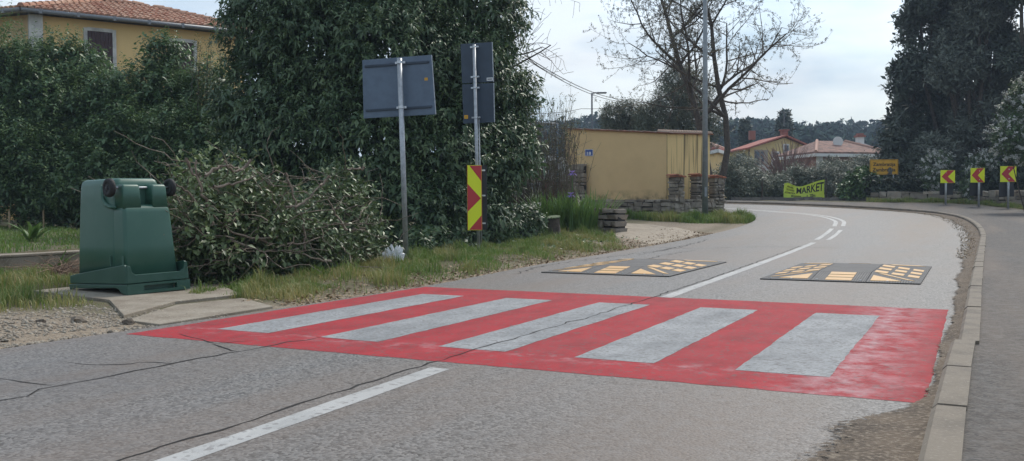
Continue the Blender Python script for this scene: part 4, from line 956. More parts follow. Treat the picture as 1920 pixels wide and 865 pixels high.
# pale covered object half hidden behind the shrub
rng = np.random.default_rng(3)
bm = bmesh.new(); bmesh.ops.create_icosphere(bm, subdivisions=4, radius=1); c = at(1040, 322, 29.5)
for vv in bm.verts:
    q = vv.co.copy(); s = 1+.10*math.sin(q.x*5+1)*math.sin(q.z*4)+.06*math.sin(q.y*9+q.z*3); vv.co = Vector((c.x, c.y, c.z))+RH*(q.x*.52*s)+FH*(q.y*.5*s)+ZW*(max(q.z, -.9)*.50*s)
me = bpy.data.meshes.new('cover'); bm.to_mesh(me); bm.free()
root = thing('covered_load', Vector((c.x, c.y, ter(c.x, c.y))), 'pale rounded covered object half hidden by stems left of the blue post', 'cover')
link('cover', me, TARP, root, smooth=True)
g = Geo(); g.box((c.x, c.y, (c.z+ter(c.x, c.y))/2-.2), .7, .6, c.z-ter(c.x, c.y)-.3, (RH, FH, ZW)); g.make('support', mat('reddish_support', (.20, .07, .05), .9), root)

# ---------------------------------------------------------------- the ochre house behind the hedge
def left_house():
    HC, HR = flat(66, 31.0), flat(462, 35.1); e = (HR-HC).normalized(); n = Vector((-e.y, e.x, 0)); Lw = (HR-HC).length
    HL = HC-RH*5.0+FH*1.5; BR = HR+n*9; BL = HL+n*7.5; ze, zb = 7.45, .4
    root = thing('ochre_house', Vector((HC.x, HC.y, .4)), 'ochre yellow two storey house with terracotta roof and brown shutters behind the hedge', 'house')
    def v(p, z): return Vector((p.x, p.y, z))
    mk('front_wall', [v(HC, zb), v(HR, zb), v(HR, ze), v(HC, ze)], [(0, 1, 2, 3)], HOUSEP, root)
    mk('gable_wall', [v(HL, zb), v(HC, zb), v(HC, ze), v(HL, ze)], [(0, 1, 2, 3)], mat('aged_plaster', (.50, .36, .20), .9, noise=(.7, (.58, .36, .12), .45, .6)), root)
    mk('rear_wall', [v(HR, zb), v(BR, zb), v(BL, zb), v(HL, zb), v(HR, ze), v(BR, ze), v(BL, ze), v(HL, ze)], [(0, 1, 5, 4), (1, 2, 6, 5), (2, 3, 7, 6)], HOUSEP, root)
    g = Geo(); g.box(v(HC, (zb+ze)/2)+e*.12-n*.02, .42, .34, ze-zb-.02, (e, n, ZW)); g.make('corner_pilaster', TRIM, root)
    N = -n
    for k, (xa, xb, yt) in enumerate(((163, 210, 58), (322, 362, 78))):
        a = ray_plane(xa, yt, HC, N); b = ray_plane(xb, yt, HC, N); ua, ub = (a-HC).dot(e), (b-HC).dot(e); zt = a.z; h = 1.75; w = ub-ua
        g = Geo(); c = HC+e*(ua+w/2)
        for du, dz, sw, sh in ((-w/2-.06, 0, .12, h+.2), (w/2+.06, 0, .12, h+.2), (0, h/2+.06, w, .12), (0, -h/2-.06, w, .12)):
            g.box(v(c, zt-h/2+dz)+e*du+N*.03, sw, .1, sh, (e, n, ZW))
        fr = g.make('window_frame', TRIM, root)
        for s in (0, 1):
            hw = w/2; nb = 3
            for q in range(nb):
                g = Geo(); g.box(v(HC, zt-h/2)+e*(ua+s*hw+(q+.5)*hw/nb)+N*(.035+.004*(q % 2)), hw/nb-.008, .035, h-.01, (e, n, ZW)); g.make('shutter_board', SHUT, fr)
            for zz in (.18, .82):
                g = Geo(); g.box(v(HC, zt-h*zz)+e*(ua+(s+.5)*hw)+N*.058, hw-.06, .012, .045, (e, n, ZW)); g.make('shutter_batten', SHUT, fr)
    # hipped roof
    oh = .42; EC = HC-e*.35-n*oh; ER = HR+e*.5-n*oh; EL = HL-n*.1-(HC-HL).normalized()*.3-n*oh; pit = math.tan(math.radians(19)); ze2 = ze+.10
    Wd = 3.6; RL = EC+e*3.2+n*Wd; RR = ER-e*3.3+n*Wd
    RB1 = BR+n*.4+e*.4; zr = ze2+Wd*pit
    roof = mk('roof', [v(EC, ze2), v(ER, ze2), v(RR, zr), v(RL, zr), v(EL, ze2), v(RB1, ze2), v(BL+n*.4-e*.4, ze2)], [(0, 1, 2, 3), (4, 0, 3), (1, 5, 2), (5, 6, 3, 2), (6, 4, 3)], UNDER, root)
    mk('soffit', [v(EC, ze2-.02), v(ER, ze2-.02), v(RB1, ze2-.02), v(BL+n*.4-e*.4, ze2-.02), v(EL, ze2-.02)], [(4, 3, 2, 1, 0)], TRIM, root)
    m = 5; tw, tl = .095, .46
    def tile_geo(up, ac, nz):
        V = [];
        for q, (s, lift, r) in enumerate(((0, .028, tw), (tl, .0, tw*.82))):
            for k in range(m+1):
                a = math.pi*k/m; V.append(up*s+ac*(r*math.cos(a))+nz*(r*.75*math.sin(a)+lift))
        return V, [(k, k+m+1, k+m+2, k+1) for k in range(m)]+[tuple(range(m+1))]
    def lay(EA, EB, inn, e_, zslope, poly_ok, parts):
        up = (inn+ZW*pit).normalized(); nz = e_.cross(up); nz = nz if nz.z > 0 else -nz; TV, TF = tile_geo(up, e_, nz); shared = []
        for q in range(4):
            me = bpy.data.meshes.new('roof_tile'); me.from_pydata([tuple(p) for p in TV], [], TF); me.update(); me.materials.append(TILE)
            a = me.attributes.new('tint', 'FLOAT', 'POINT'); a.data.foreach_set('value', [(.0, .35, .65, 1.0)[q]]*len(TV)); shared.append(me)
        V = []; Fc = []; T = []; cnt = 0; Ln = (EB-EA).length; rows = 14
        for r in range(rows):
            for c in range(int(Ln/.215)):
                o = EA+e_*(.1+c*.215)+inn*(r*.34*math.cos(math.atan(pit))) + ZW*(r*.34*math.sin(math.atan(pit)))
                if not poly_ok(o): continue
                o = v(o, o.z)+nz*.012+e_*rs.uniform(-.014, .014)+up*rs.uniform(-.02, .02)+nz*rs.uniform(0, .012)
                if parts and cnt < 298:
                    ob = bpy.data.objects.new('roof_tile', rs.choice(shared)); COL.objects.link(ob); ob.matrix_basis = Matrix.Translation(o) @ Matrix.Rotation(rs.uniform(-.03, .03), 4, 'Z'); setpar(ob, roof); cnt += 1
                else:
                    b = len(V); tn = rs.random(); V += [o+p for p in TV]; Fc += [tuple(i+b for i in f) for f in TF]; T += [tn]*len(TV)
        if V:
            ob = mk('tile_field', V, Fc, TILE, roof); a = ob.data.attributes.new('tint', 'FLOAT', 'POINT'); a.data.foreach_set('value', T); tag(ob, kind='stuff')
    def ok_front(o):
        s = (o-EC).dot(e); t = (o-EC).dot(n); Lf = (ER-EC).dot(e); return t < Wd and s > t*3.2/Wd-.05 and s < Lf-t*3.3/Wd+.05
    lay(v(EC, ze2), v(ER, ze2), n, e, pit, ok_front, True)
    e2 = (EC-EL).normalized(); n2 = Vector((-e2.y, e2.x, 0)); Ll = (EC-EL).length
    # left slope: its plane runs through EL, EC, RL
    up2 = (v(RL, zr)-v(EL, ze2)); wl = (RL-EL).dot(n2)
    def ok_left(o):
        t = (o-EL).dot(n2); s = (o-EL).dot(e2); a = (RL-EL).dot(e2); return t < wl and s > -.1 and s > a*t/wl-.05 and s < Ll+(a-Ll)*t/wl+.05
    pit0 = pit; pit = (zr-ze2)/wl
    lay(v(EL, ze2), v(EC, ze2), n2, e2, pit, ok_left, False); pit = pit0
    # hip and ridge tiles
    def ridge(a, b, name='ridge_tile'):
        L_ = (b-a).length; d = (b-a).normalized(); sd = d.cross(ZW).normalized(); up_ = sd.cross(d)
        for k in range(int(L_/.36)):
            V = []; p = a+d*(k*.36)+ZW*.05
            for s, r in ((0, .13), (.42, .105)):
                for q in range(m+1): an = math.pi*q/m; V.append(p+d*s+sd*(r*math.cos(an))+up_*(r*math.sin(an)+(.02 if s == 0 else 0)))
            ob = mk(name, V, [(q, q+1, q+m+2, q+m+1) for q in range(m)]+[tuple(range(m+1))], TILE, roof)
            at_ = ob.data.attributes.new('tint', 'FLOAT', 'POINT'); at_.data.foreach_set('value', [rs.random()]*len(V))
    ridge(v(EC, ze2), v(RL, zr), 'hip_tile'); ridge(v(ER, ze2), v(RR, zr), 'hip_tile'); ridge(v(RL, zr), v(RR, zr))
    for a, b in ((EC-n*.06, ER-n*.06), (EL-n2*.06, EC-n2*.06)):
        g = Geo(); g.tube([v(a, ze2-.05), v(b, ze2-.05)], .075, 8); g.make('gutter', GUTT, root, smooth=True)
        nb = int((b-a).length/1.1)
        for k in range(nb):
            p = a.lerp(b, (k+.5)/nb); g = Geo(); g.tube([v(p, ze2-.13), v(p, ze2+.03)], .082, 6); g.make('gutter_bracket', GUTT, root)
    p = at(223, -4, 37); g = Geo(); g.tube([v(p, zr-.3), v(p, zr+.9)], .025, 6); g.box(v(p, zr+.75), .5, .03, .03, (e, n, ZW)); g.make('aerial', GUTT, root)
left_house()

# ---------------------------------------------------------------- far houses
def far_house(name, label, C, R, L_, ze, zridge, wallm, roofm, hip, extras):
    """C near corner, R right corner, L_ left corner (plan points)"""
    root = thing(name, Vector((C.x, C.y, 1.0)), label, 'house', 'far houses beyond the olive grove'); B = L_+(R-C)
    def v(p, z): return Vector((p.x, p.y, z))
    z0 = .8; er = (R-C).normalized(); el = (L_-C).normalized()
    mk('wall', [v(C, z0), v(R, z0), v(B, z0), v(L_, z0), v(C, ze), v(R, ze), v(B, ze), v(L_, ze)], [(0, 1, 5, 4), (1, 2, 6, 5), (2, 3, 7, 6), (3, 0, 4, 7)], wallm, root)
    o = .45; c, r, b, l = C-er*o-el*o, R+er*o-el*o, B+er*o+el*o, L_-er*o+el*o
    if hip:
        m0 = (c+r+b+l)/4; k = .22; ra, rb = m0-er*(R-C).length*k, m0+er*(R-C).length*k
        P = [v(c, ze), v(r, ze), v(b, ze), v(l, ze), v(ra, zridge), v(rb, zridge)]; F_ = [(0, 1, 5, 4), (1, 2, 5), (2, 3, 4, 5), (3, 0, 4)]
    else:                                    # gable over the C-R wall
        ma, mb = (C+R)/2, (L_+B)/2
        mk('gable', [v(C, ze), v(R, ze), v(ma, zridge-.12)], [(0, 1, 2)], wallm, root)
        ma, mb = (c+r)/2, (l+b)/2; P = [v(c, ze-.1), v(ma, zridge), v(mb, zridge), v(l, ze-.1), v(r, ze-.1), v(b, ze-.1)]; F_ = [(0, 1, 2, 3), (1, 4, 5, 2)]
    g = Geo(); g.add(P, F_); g.add([p+ZW*.14 for p in P], F_)
    if not hip:
        g.add([P[0], P[1], P[1]+ZW*.14, P[0]+ZW*.14], [(0, 1, 2, 3)]); g.add([P[1], P[4], P[4]+ZW*.14, P[1]+ZW*.14], [(0, 1, 2, 3)]); g.add([P[0], P[3], P[3]+ZW*.14, P[0]+ZW*.14], [(0, 1, 2, 3)])
    else:
        g.add([v(c, ze-.22), v(r, ze-.22), v(r, ze+.14), v(c, ze+.14), v(l, ze-.22), v(l, ze+.14)], [(0, 1, 2, 3), (4, 0, 3, 5)])
    rf = g.make('roof', roofm, root)
    if hip:
        g = Geo(); g.tube([v(c, ze+.16), v(ra, zridge+.16)], .13, 6); g.tube([v(r, ze+.16), v(rb, zridge+.16)], .13, 6); g.make('hip_ridge', mat('pale_ridge', (.42, .25, .19), .9), rf)
        g = Geo()
        for a_, b_ in ((c, r), (c, l)): g.box((v(a_, ze-.12)+v(b_, ze-.12))/2, (b_-a_).length, .14, .24, ((b_-a_).normalized(), ZW.cross((b_-a_).normalized()), ZW))
        g.make('fascia', WHITEP, root)
    def on(face, u, z, w, h, m, name, depth=.06, par=None, out=0):
        a, d = (C, R-C) if face == 'R' else (C, L_-C); e = d.normalized(); nn = Vector((e.y, -e.x, 0)); nn = nn if nn.dot(FH) < 0 else -nn
        g = Geo(); g.box(v(a+d*u, z)+nn*(out+depth/2-.01), w, depth, h, (e, nn, ZW)); return g.make(name, m, par or root)
    def window(face, u, z, w, h):
        f = on(face, u, z, w+.24, h+.24, WHITEP, 'window'); on(face, u, z, w, h, GLASS, 'pane', .03, f, .05)
    extras(root, on, window, v, rf, er, el)
    return root
def ex1(root, on, window, v, rf, er, el):
    C, R = far1C, far1R
    window('R', .52, 5.72, .55, .55); window('R', .36, 4.75, .8, 1.1); window('R', .36, 2.2, .8, 1.1)
    s = on('R', .155, 4.75, 1.75, 1.5, mat('loggia_shade', (.30, .27, .22), .9), 'loggia', .03); on('R', .10, 4.68, .55, 1.35, GLASS, 'pane', .03, s, .03); on('R', .17, 4.68, .35, 1.35, GLASS, 'pane', .03, s, .03)
    on('R', .155, 3.75, 1.8, .75, WHITEP, 'balcony', .9); on('R', .155, 2.2, 1.7, 1.3, GLASS, 'balcony_door', .04)
    window('L', .55, 4.7, .7, 1.0); on('L', .30, 4.95, .7, .5, WHITEP, 'air_conditioner', .3)
    on('L', .02, 3.2, .09, 4.6, mat('downpipe_dark', (.1, .06, .05), .7), 'downpipe', .09)
    p = at(1470, 249, 84); g = Geo(); g.box(p-ZW*.3, .6, .5, 1.0, (RH, FH, ZW)); g.box(p+ZW*.22, .8, .7, .12, (RH, FH, ZW)); g.make('chimney', mat('chimney_brick', (.26, .10, .075), .9), rf)
    g = Geo(); g.tube([p+ZW*.6, p+ZW*2.0], .03, 5); g.box(p+ZW*1.9, .8, .04, .04, (RH, FH, ZW)); g.make('aerial', GUTT, rf)
    p = at(1410, 254, 92); g = Geo(); g.box(p, .6, .5, .9, (RH, FH, ZW)); g.make('chimney', mat('chimney_brick'), rf)
far1C, far1R, far1L = flat(1406, 80), flat(1532, 85), flat(1367, 86)
far_house('yellow_house', 'pale yellow far house with red gable roof and white balcony', far1C, far1R, far1L, 5.6, 6.8, CREAM, FARROOF, False, ex1)
def ex2(root, on, window, v, rf, er, el):
    window('R', .40, 3.3, 1.1, 1.2); window('L', .45, 3.3, 1.0, 1.2)
    on('R', .02, 3.2, .55, 2.7, WHITEP, 'corner_pillar', .12)
    p = at(1612, 268, 78); g = Geo(); g.box(p, .55, .55, 1.0, (RH, FH, ZW)); g.make('chimney', WHITEP, rf); g = Geo(); g.box(p+ZW*.56, .75, .75, .16, (RH, FH, ZW)); g.box(p+ZW*.72, .5, .5, .16, (RH, FH, ZW)); g.make('chimney_cap', mat('chimney_brick'), rf)
    p = at(1571, 266, 74.5); g = Geo(); g.tube([p, p-FH*.05], [.42, .42], 14); g.tube([p-ZW*.8, p], .04, 5); g.make('satellite_dish', WHITEP, rf)
    q = [at(1612, 266, 77.5), at(1652, 281, 77.5), at(1652, 285, 77.5), at(1612, 269, 77.5)]; g = Geo(); g.prism(q, FH*.5); g.make('white_parapet', WHITEP, rf)
far2C = flat(1533, 72)
far_house('brick_house', 'low pinkish far house with mottled hipped roof and satellite dish', far2C, flat(1656, 74), flat(1464, 78), 4.68, 5.8, BRICKY, FARROOF2, True, ex2)
far_house('ochre_cottage', 'sliver of an ochre far house left of the pale yellow house', flat(1345, 66), flat(1362, 70), flat(1300, 74), 4.7, 5.4, HOUSEP, FARROOF, True, lambda *a: None)

# ================================================================== vegetation
def lobe(px, py, r, d, rd=None, squash=1.0):
    p = at(px, py, d); m = r/FPX*d; return (p.x, p.y, p.z, m, (rd or m), m*squash)
def plant(name, label, cat, base, parts, group=None):
    root = thing(name, Vector(base), label, cat, group)
    for nm, data, m in parts:
        if len(data) == 3: big(nm, data[0], data[1], m, root, tint=data[2])
        else: big(nm, data[0], data[1], m, root, smooth=True)
    return root
def limbs(rng, base, targets, r0, sides=7):
    P = []; base = np.array(base, float)
    for t in targets:
        t = np.array(t, float); n = 8; s = np.linspace(0, 1, n)[:, None]; mid = (base+t)/2+np.array([0, 0, .12*np.linalg.norm(t-base)])*0+rng.normal(size=3)*.12*np.linalg.norm(t-base)*.6
        pts = (1-s)**2*base+2*s*(1-s)*mid+s**2*t; P.append((pts, np.linspace(r0, r0*.25, n)))
    return tubes_np(P, sides)

# the big laurel
rng = np.random.default_rng(21)
LB = [lobe(a[0], a[1], a[2], a[3]+1.9) for a in ((520, 40, 105, 18.6), (640, -40, 140, 19), (770, -50, 140, 19.2), (880, 30, 110, 19.4), (600, 90, 130, 18.2), (730, 110, 140, 18.0), (860, 150, 110, 18.6), (945, 185, 62, 19.2),
      (485, 190, 85, 18.2), (560, 250, 120, 17.8), (690, 270, 130, 17.6), (830, 300, 120, 17.9), (930, 290, 70, 18.6), (500, 340, 90, 17.8), (640, 390, 110, 17.2), (780, 400, 95, 17.0), (880, 405, 70, 17.6))]
b = flat(700, 20.5); b.z = ter(b.x, b.y)
plant('laurel_tree', 'huge dense evergreen laurel filling the roadside behind the grey road signs', 'tree', b, [
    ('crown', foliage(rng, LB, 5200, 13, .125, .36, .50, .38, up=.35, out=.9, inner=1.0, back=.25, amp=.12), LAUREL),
    ('trunk', limbs(rng, (b.x, b.y, b.z-.1), [l[:3] for l in LB], .09), BARK)])
# hedge shrubs
HS = [((-45, 170, 95, 24.5), (-60, 300, 95, 23.5)), ((38, 165, 72, 24.6), (62, 140, 45, 24.8), (40, 310, 95, 23.6)), ((115, 128, 44, 25), (110, 200, 72, 24.4), (115, 335, 85, 23.4)), ((160, 150, 46, 25.2), (192, 215, 66, 24.4), (190, 340, 85, 23.3)),
      ((250, 196, 58, 24.6), (255, 275, 80, 23.8), (255, 360, 75, 23.2)), ((308, 108, 28, 25), (312, 185, 52, 24.6), (320, 285, 85, 23.6), (330, 365, 80, 23)), ((385, 190, 52, 24.5), (400, 280, 80, 23.5), (410, 365, 85, 22.6))]
HL_ = ['leafy hedge shrub cut off by the left picture edge', 'leafy hedge shrub below the pale corner pilaster of the ochre house', 'leafy hedge shrub with pointed top left of the first brown shutter', 'leafy hedge shrub rising in front of the first brown shutter', 'lower leafy hedge shrub between the two shuttered windows', 'tallest leafy hedge shrub in front of the second shuttered window', 'leafy hedge shrub between the tallest hedge shrub and the big laurel']
for k, (ls, lab) in enumerate(zip(HS, HL_)):
    rng = np.random.default_rng(40+k); Lb = [lobe(*a) for a in ls]; Lb[0] = Lb[0][:5]+(Lb[0][5]*1.3,); b = flat(ls[0][0], 24.2); b.z = ter(b.x, b.y)
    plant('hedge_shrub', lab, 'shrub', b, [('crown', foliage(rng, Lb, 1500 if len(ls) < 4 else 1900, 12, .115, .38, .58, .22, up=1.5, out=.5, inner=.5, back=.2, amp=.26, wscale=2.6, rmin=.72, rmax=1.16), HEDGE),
        ('stem', limbs(rng, (b.x, b.y, b.z-.1), [l[:3] for l in Lb], .05, 6), BARK)], 'hedge shrubs along the ochre house')
# slender pale sapling tips before the house wall
rng = np.random.default_rng(60); b = flat(385, 23.5); b.z = ter(b.x, b.y); Ps = []; sh = []
for q in range(9):
    t = at(372+rng.uniform(-16, 46), 70+abs(rng.normal(0, 40)), 23.5+rng.uniform(-.5, .5)); s = np.array([b.x+rng.normal(0, .3), b.y+rng.normal(0, .3), b.z]); t = np.array(t)
    pts = s+(t-s)*np.linspace(0, 1, 8)[:, None]; pts[1:-1] += rng.normal(0, .04, (6, 3)); Ps.append((pts, np.linspace(.02, .004, 8)))
    z = np.linspace(.45, 1, 14)[:, None]; sp = s+(t-s)*z; sh.append(shoots(rng, sp, rng.normal(size=(14, 3))*.6+np.array([0, 0, .9]), .28, 9, .10, .3, .3))
plant('sapling', 'slender pale green saplings in front of the second shuttered window', 'sapling', b, [('foliage', merge(sh), mat('sapling_leaf', (.09, .12, .05), .5, tint=(.20, .22, .10), trans=.25)), ('stem', tubes_np(Ps, 5), BARK)])

# tangled half bare shrub right of the laurel
rng = np.random.default_rng(70); b = flat(1000, 22.5); b.z = ter(b.x, b.y); st = []; sh = []
for q in range(330):
    px = rng.uniform(925, 1075); s = col_at(px+rng.normal(0, 8), rng.uniform(25.2, 27.0), 0); s.z = ter(s.x, s.y); d = (s).dot(FH)
    topy = np.interp(px, [925, 960, 1000, 1040, 1078], [190, 165, 165, 185, 215])+abs(rng.normal(0, 55)); t = at(px+rng.normal(4, 12), topy, d); s_, t_ = np.array(s), np.array(t)
    n = 7; pts = s_+(t_-s_)*np.linspace(0, 1, n)[:, None]; pts[1:] += np.cumsum(rng.normal(0, .085, (n-1, 3)), 0); st.append((pts, np.linspace(rng.uniform(.006, .016), .003, n)))
    if rng.random() < .7:
        z = pts[rng.integers(1, n, 6)]; sh.append(shoots(rng, z, rng.normal(size=(6, 3))*.8+np.array([0, 0, .7]), .22, 7, .065, .4, .2, quad=True))
    if rng.random() < .8:
        i = rng.integers(2, n-1); dr = rng.normal(size=3)*.5+np.array([0, 0, .5]); q2 = pts[i]+np.linspace(0, 1, 4)[:, None]*dr*.6; q2[1:] += rng.normal(0, .03, (3, 3)); st.append((q2, np.linspace(.006, .002, 4)))
r = plant('tangled_shrub', 'tangle of thin brown half bare stems between the laurel and the shed', 'shrub', b, [('foliage', merge(sh), mat('tangle_leaf', (.07, .085, .03), .6, tint=(.17, .16, .07), trans=.2)), ('stem', tubes_np(st, 4), STEMD)])
for c in r.children: c['kind'] = 'stuff'
# ivy and cut leaves at the foot of laurel and shrub
for (ls, lab, n) in ((((965, 418, 34, 21.5), (992, 412, 26, 22), (930, 425, 34, 20.6)), 'dark leafy undergrowth at the foot of the tangled shrub', 520), (((815, 452, 17, 17.4), (860, 452, 15, 18.3), (785, 458, 14, 16.6)), 'low leafy suckers at the foot of the laurel between the sign posts', 200)):
    rng = np.random.default_rng(n); Lb = [lobe(*a) for a in ls]; b = flat(ls[0][0], ls[0][3]); b.z = ter(b.x, b.y)
    plant('undergrowth', lab, 'undergrowth', b, [('foliage', foliage(rng, Lb, n, 10, .09, .42, .3, .2, inner=.5, rmin=.5), LAUREL), ('stem', limbs(rng, (b.x, b.y, b.z), [l[:3] for l in Lb], .02, 5), STEMD)])

# ---------------------------------------------------------------- heap of cut branches
rng = np.random.default_rng(81)
PLb = [lobe(*a) for a in ((420, 400, 95, 11.6), (360, 440, 70, 10.9), (480, 420, 85, 11.9), (440, 470, 70, 11.4), (560, 450, 70, 12.4), (630, 400, 62, 13.4), (645, 350, 40, 13.8), (600, 470, 60, 12.9), (676, 446, 40, 14.2), (380, 490, 55, 11.0))]
b = flat(500, 12); b.z = ter(b.x, b.y)
pile = thing('brush_heap', b, 'big heap of cut leafy branches and bare twigs beside the upturned container', 'brush heap')
P, D = crown_points(rng, PLb, 2300, .45, 1.05, .4, .2, 2.4)
keep = P[:, 2] > .02; P, D = P[keep], D[keep]
hi = sstep(.3, 1.3, P[:, 2])*(np.sin(P[:, 0]*1.9+P[:, 1]*.7)*.5+.5)
d = rng.normal(size=P.shape)+D*.35
V, Fc, T = merge([shoots(rng, P, d, .42, 9, .095, .46, .1, along=.6, jitter=.45, tint=np.clip(.08+.55*rng.random(len(P))**1.6+.25*hi, 0, 1))])
tag(big('leaf_mass', V, Fc, PILELEAF, pile, tint=T), kind='stuff')
tw = []
for q in range(420):
    i = rng.integers(len(P)); s = P[i]+rng.normal(0, .12, 3)-np.array(FH)*.12; dr = nrm(rng.normal(size=3)*np.array([1, 1, .55])+np.array([-.25, .0, .12])); L_ = rng.uniform(.4, 1.3); n = 8; pts = s+np.cumsum(np.concatenate([[np.zeros(3)], (dr+rng.normal(0, .28, (n-1, 3)))*L_/n]), 0); pts[:, 2] = np.maximum(pts[:, 2], .04)
    tw.append((pts, np.linspace(rng.uniform(.005, .011), .003, n)))
V, Fc = tubes_np(tw, 4); tag(big('twig_mass', V, Fc, TWIG, pile), kind='stuff')
BR = [((368, 300), (376, 352), (392, 400)), ((350, 296), (362, 322), (378, 330)), ((330, 345), (360, 370), (400, 420)), ((400, 350), (440, 346), (480, 330)), ((392, 395), (450, 440), (520, 445)), ((535, 388), (570, 380), (600, 348)), ((615, 375), (632, 405), (650, 432)), ((535, 325), (548, 360), (556, 400)), ((565, 400), (572, 440), (568, 470)), ((600, 348), (612, 336), (618, 330)), ((650, 317), (670, 317), (684, 315)), ((480, 440), (530, 460), (600, 445)), ((420, 300), (440, 322), (470, 300)), ((385, 330), (420, 310), (450, 318)), ((560, 470), (590, 485), (620, 490)), ((430, 450), (500, 470), (560, 466))]
for k, c in enumerate(BR):
    pts = [np.array(at(x, y, np.interp(x, [330, 700], [10.5, 12.7])-.25)) for x, y in c]; s = np.linspace(0, 1, 12)[:, None]; pt = (1-s)**2*pts[0]+2*s*(1-s)*(2*pts[1]-.5*pts[0]-.5*pts[2])+s**2*pts[2]; pt[1:-1] += rng.normal(0, .012, (10, 3))
    V, Fc = tubes_np([(pt, np.linspace(.009, .019, 12)[::(-1 if k % 2 else 1)])], 6); big('branch', V, Fc, TWIG, pile, smooth=True)

# ---------------------------------------------------------------- bare trees
def bare_tree(seed, base, trunks, label, buds, maxlev=3, kids=(6, 5, 4), budsize=.07, rt=.14, up=.05, spread=.95, budk=5, shrink=.55):
    rng = np.random.default_rng(seed); out = []
    for d, L_, r in trunks: branch_paths(rng, (base.x, base.y, base.z-.1), d, L_, r, 0, out, maxlev, 8, up, .10, kids, spread, shrink)
    root = thing('bare_tree', base, label, 'tree')
    V, Fc = tubes_np([(p, r) for l, p, r in out if l == 0], 9); big('trunk', V, Fc, BARK, root, smooth=True)
    V, Fc = tubes_np([(p, np.maximum(r, .006)) for l, p, r in out if l == 1], 6); tag(big('limbs', V, Fc, BARK, root, smooth=True), kind='stuff')
    V, Fc = tubes_np([(p, np.maximum(r, .005)) for l, p, r in out if l >= 2], 4); tag(big('twigs', V, Fc, STEMD, root), kind='stuff')
    if buds:
        pts = np.concatenate([p[2:] for l, p, r in out if l >= 2]); pts = pts[rng.random(len(pts)) < buds]; P = pts+rng.normal(0, .04, pts.shape)
        V, Fc, T = shoots(rng, P, rng.normal(size=P.shape)*.6+np.array([0, 0, .8]), .10, budk, budsize, .5, .1, quad=True); tag(big('buds', V, Fc, BUD, root, tint=T), kind='stuff')
    return root
b = flat(1345, 38.5); b.z = ter(b.x, b.y)
def vd(r, f, z): return tuple(RH*r+FH*f+ZW*z)
bare_tree(5, b, [(vd(-.12, .1, 1), 10.5, .19), (vd(.14, -.05, 1), 10.8, .16)], 'tall budding bare tree behind the yellow shed', .85, kids=(15, 9, 5), spread=1.05, up=.05, budsize=.075, shrink=.42)
b = flat(850, 26); b.z = ter(b.x, b.y)
bare_tree(9, b, [(vd(-.02, 0, 1), 8.0, .15), (vd(.10, -.1, 1), 7.5, .12)], 'bare tree whose twigs hang into the sky beyond the laurel', 0, kids=(11, 8, 5), spread=1.1, up=-.015, shrink=.38)

# ---------------------------------------------------------------- olives, cypresses, conifers, forest
def crown_tree(name, label, base, lobes, n, k, leaf, width, length, m, seed, group=None, up=.5, out=.7, amp=.2, wscale=1.4, inner=.35, rt=.12, droop=.1, back=.25, rmin=.6, jit=.6):
    rng = np.random.default_rng(seed)
    return plant(name, label, 'tree', base, [('crown', foliage(rng, lobes, n, k, leaf, width, length, droop, up=up, out=out, quad=True, inner=inner, back=back, amp=amp, wscale=wscale, rmin=rmin, jit=jit), m),
        ('trunk', limbs(rng, (base.x, base.y, base.z-.1), [l[:3] for l in lobes], rt, 6), BARK)], group)
def gb(px, d): p = flat(px, d); p.z = ter(p.x, p.y); return p
crown_tree('olive_tree', 'dark olive tree behind the shed roof left of the bare trunk', gb(1290, 44), [lobe(*a) for a in ((1260, 200, 48, 44), (1300, 180, 50, 44.5), (1225, 225, 42, 43.5), (1310, 235, 50, 43.5), (1270, 150, 36, 45))], 2600, 9, .13, .24, .5, OLIVE, 101, 'olive trees', amp=.3, inner=.4)
crown_tree('olive_tree', 'low olive tree over the left part of the shed roof', gb(1165, 46), [lobe(*a) for a in ((1150, 222, 30, 46), (1180, 215, 30, 46), (1205, 235, 32, 46))], 1100, 9, .13, .24, .5, OLIVE, 102, 'olive trees', amp=.3)
OG = [(1372, 335, 40, 46.5, 'olive tree hugging the right side of the stone pillars'), (1405, 345, 34, 48, 'grey olive bush left of the thin fence post before the pale yellow house'), (1448, 348, 34, 49, 'grey olive tree just left of the lime banner'), (1495, 338, 36, 51, 'grey olive tree directly behind the lime banner'), (1545, 338, 38, 51, 'grey olive tree behind the right end of the lime banner'), (1590, 330, 36, 53, 'grey olive tree below the hipped roof and left of the town sign'), (1390, 312, 34, 60, 'olive tree below the side wall of the pale yellow house'), (1480, 322, 30, 60, 'olive tree in front of the low pinkish house left corner'), (1560, 318, 30, 62, 'olive tree in front of the low pinkish house right wall'), (1615, 315, 34, 58, 'olive tree against the right end of the pinkish house')]
for k, (px, py, r, d, lab) in enumerate(OG):
    rng = np.random.default_rng(200+k); Lb = [lobe(px+dx, py+dy, r*q, d+rng.uniform(-.6, .6), squash=.9) for dx, dy, q in ((-r*.45, r*.1, .68), (r*.45, r*.05, .68), (0, -r*.25, .6), (0, r*.45, .7))]
    crown_tree('olive_tree', lab, gb(px, d), Lb, 750, 9, .14, .24, .5, OLIVE, 300+k, 'olive trees', amp=.3, inner=.35)
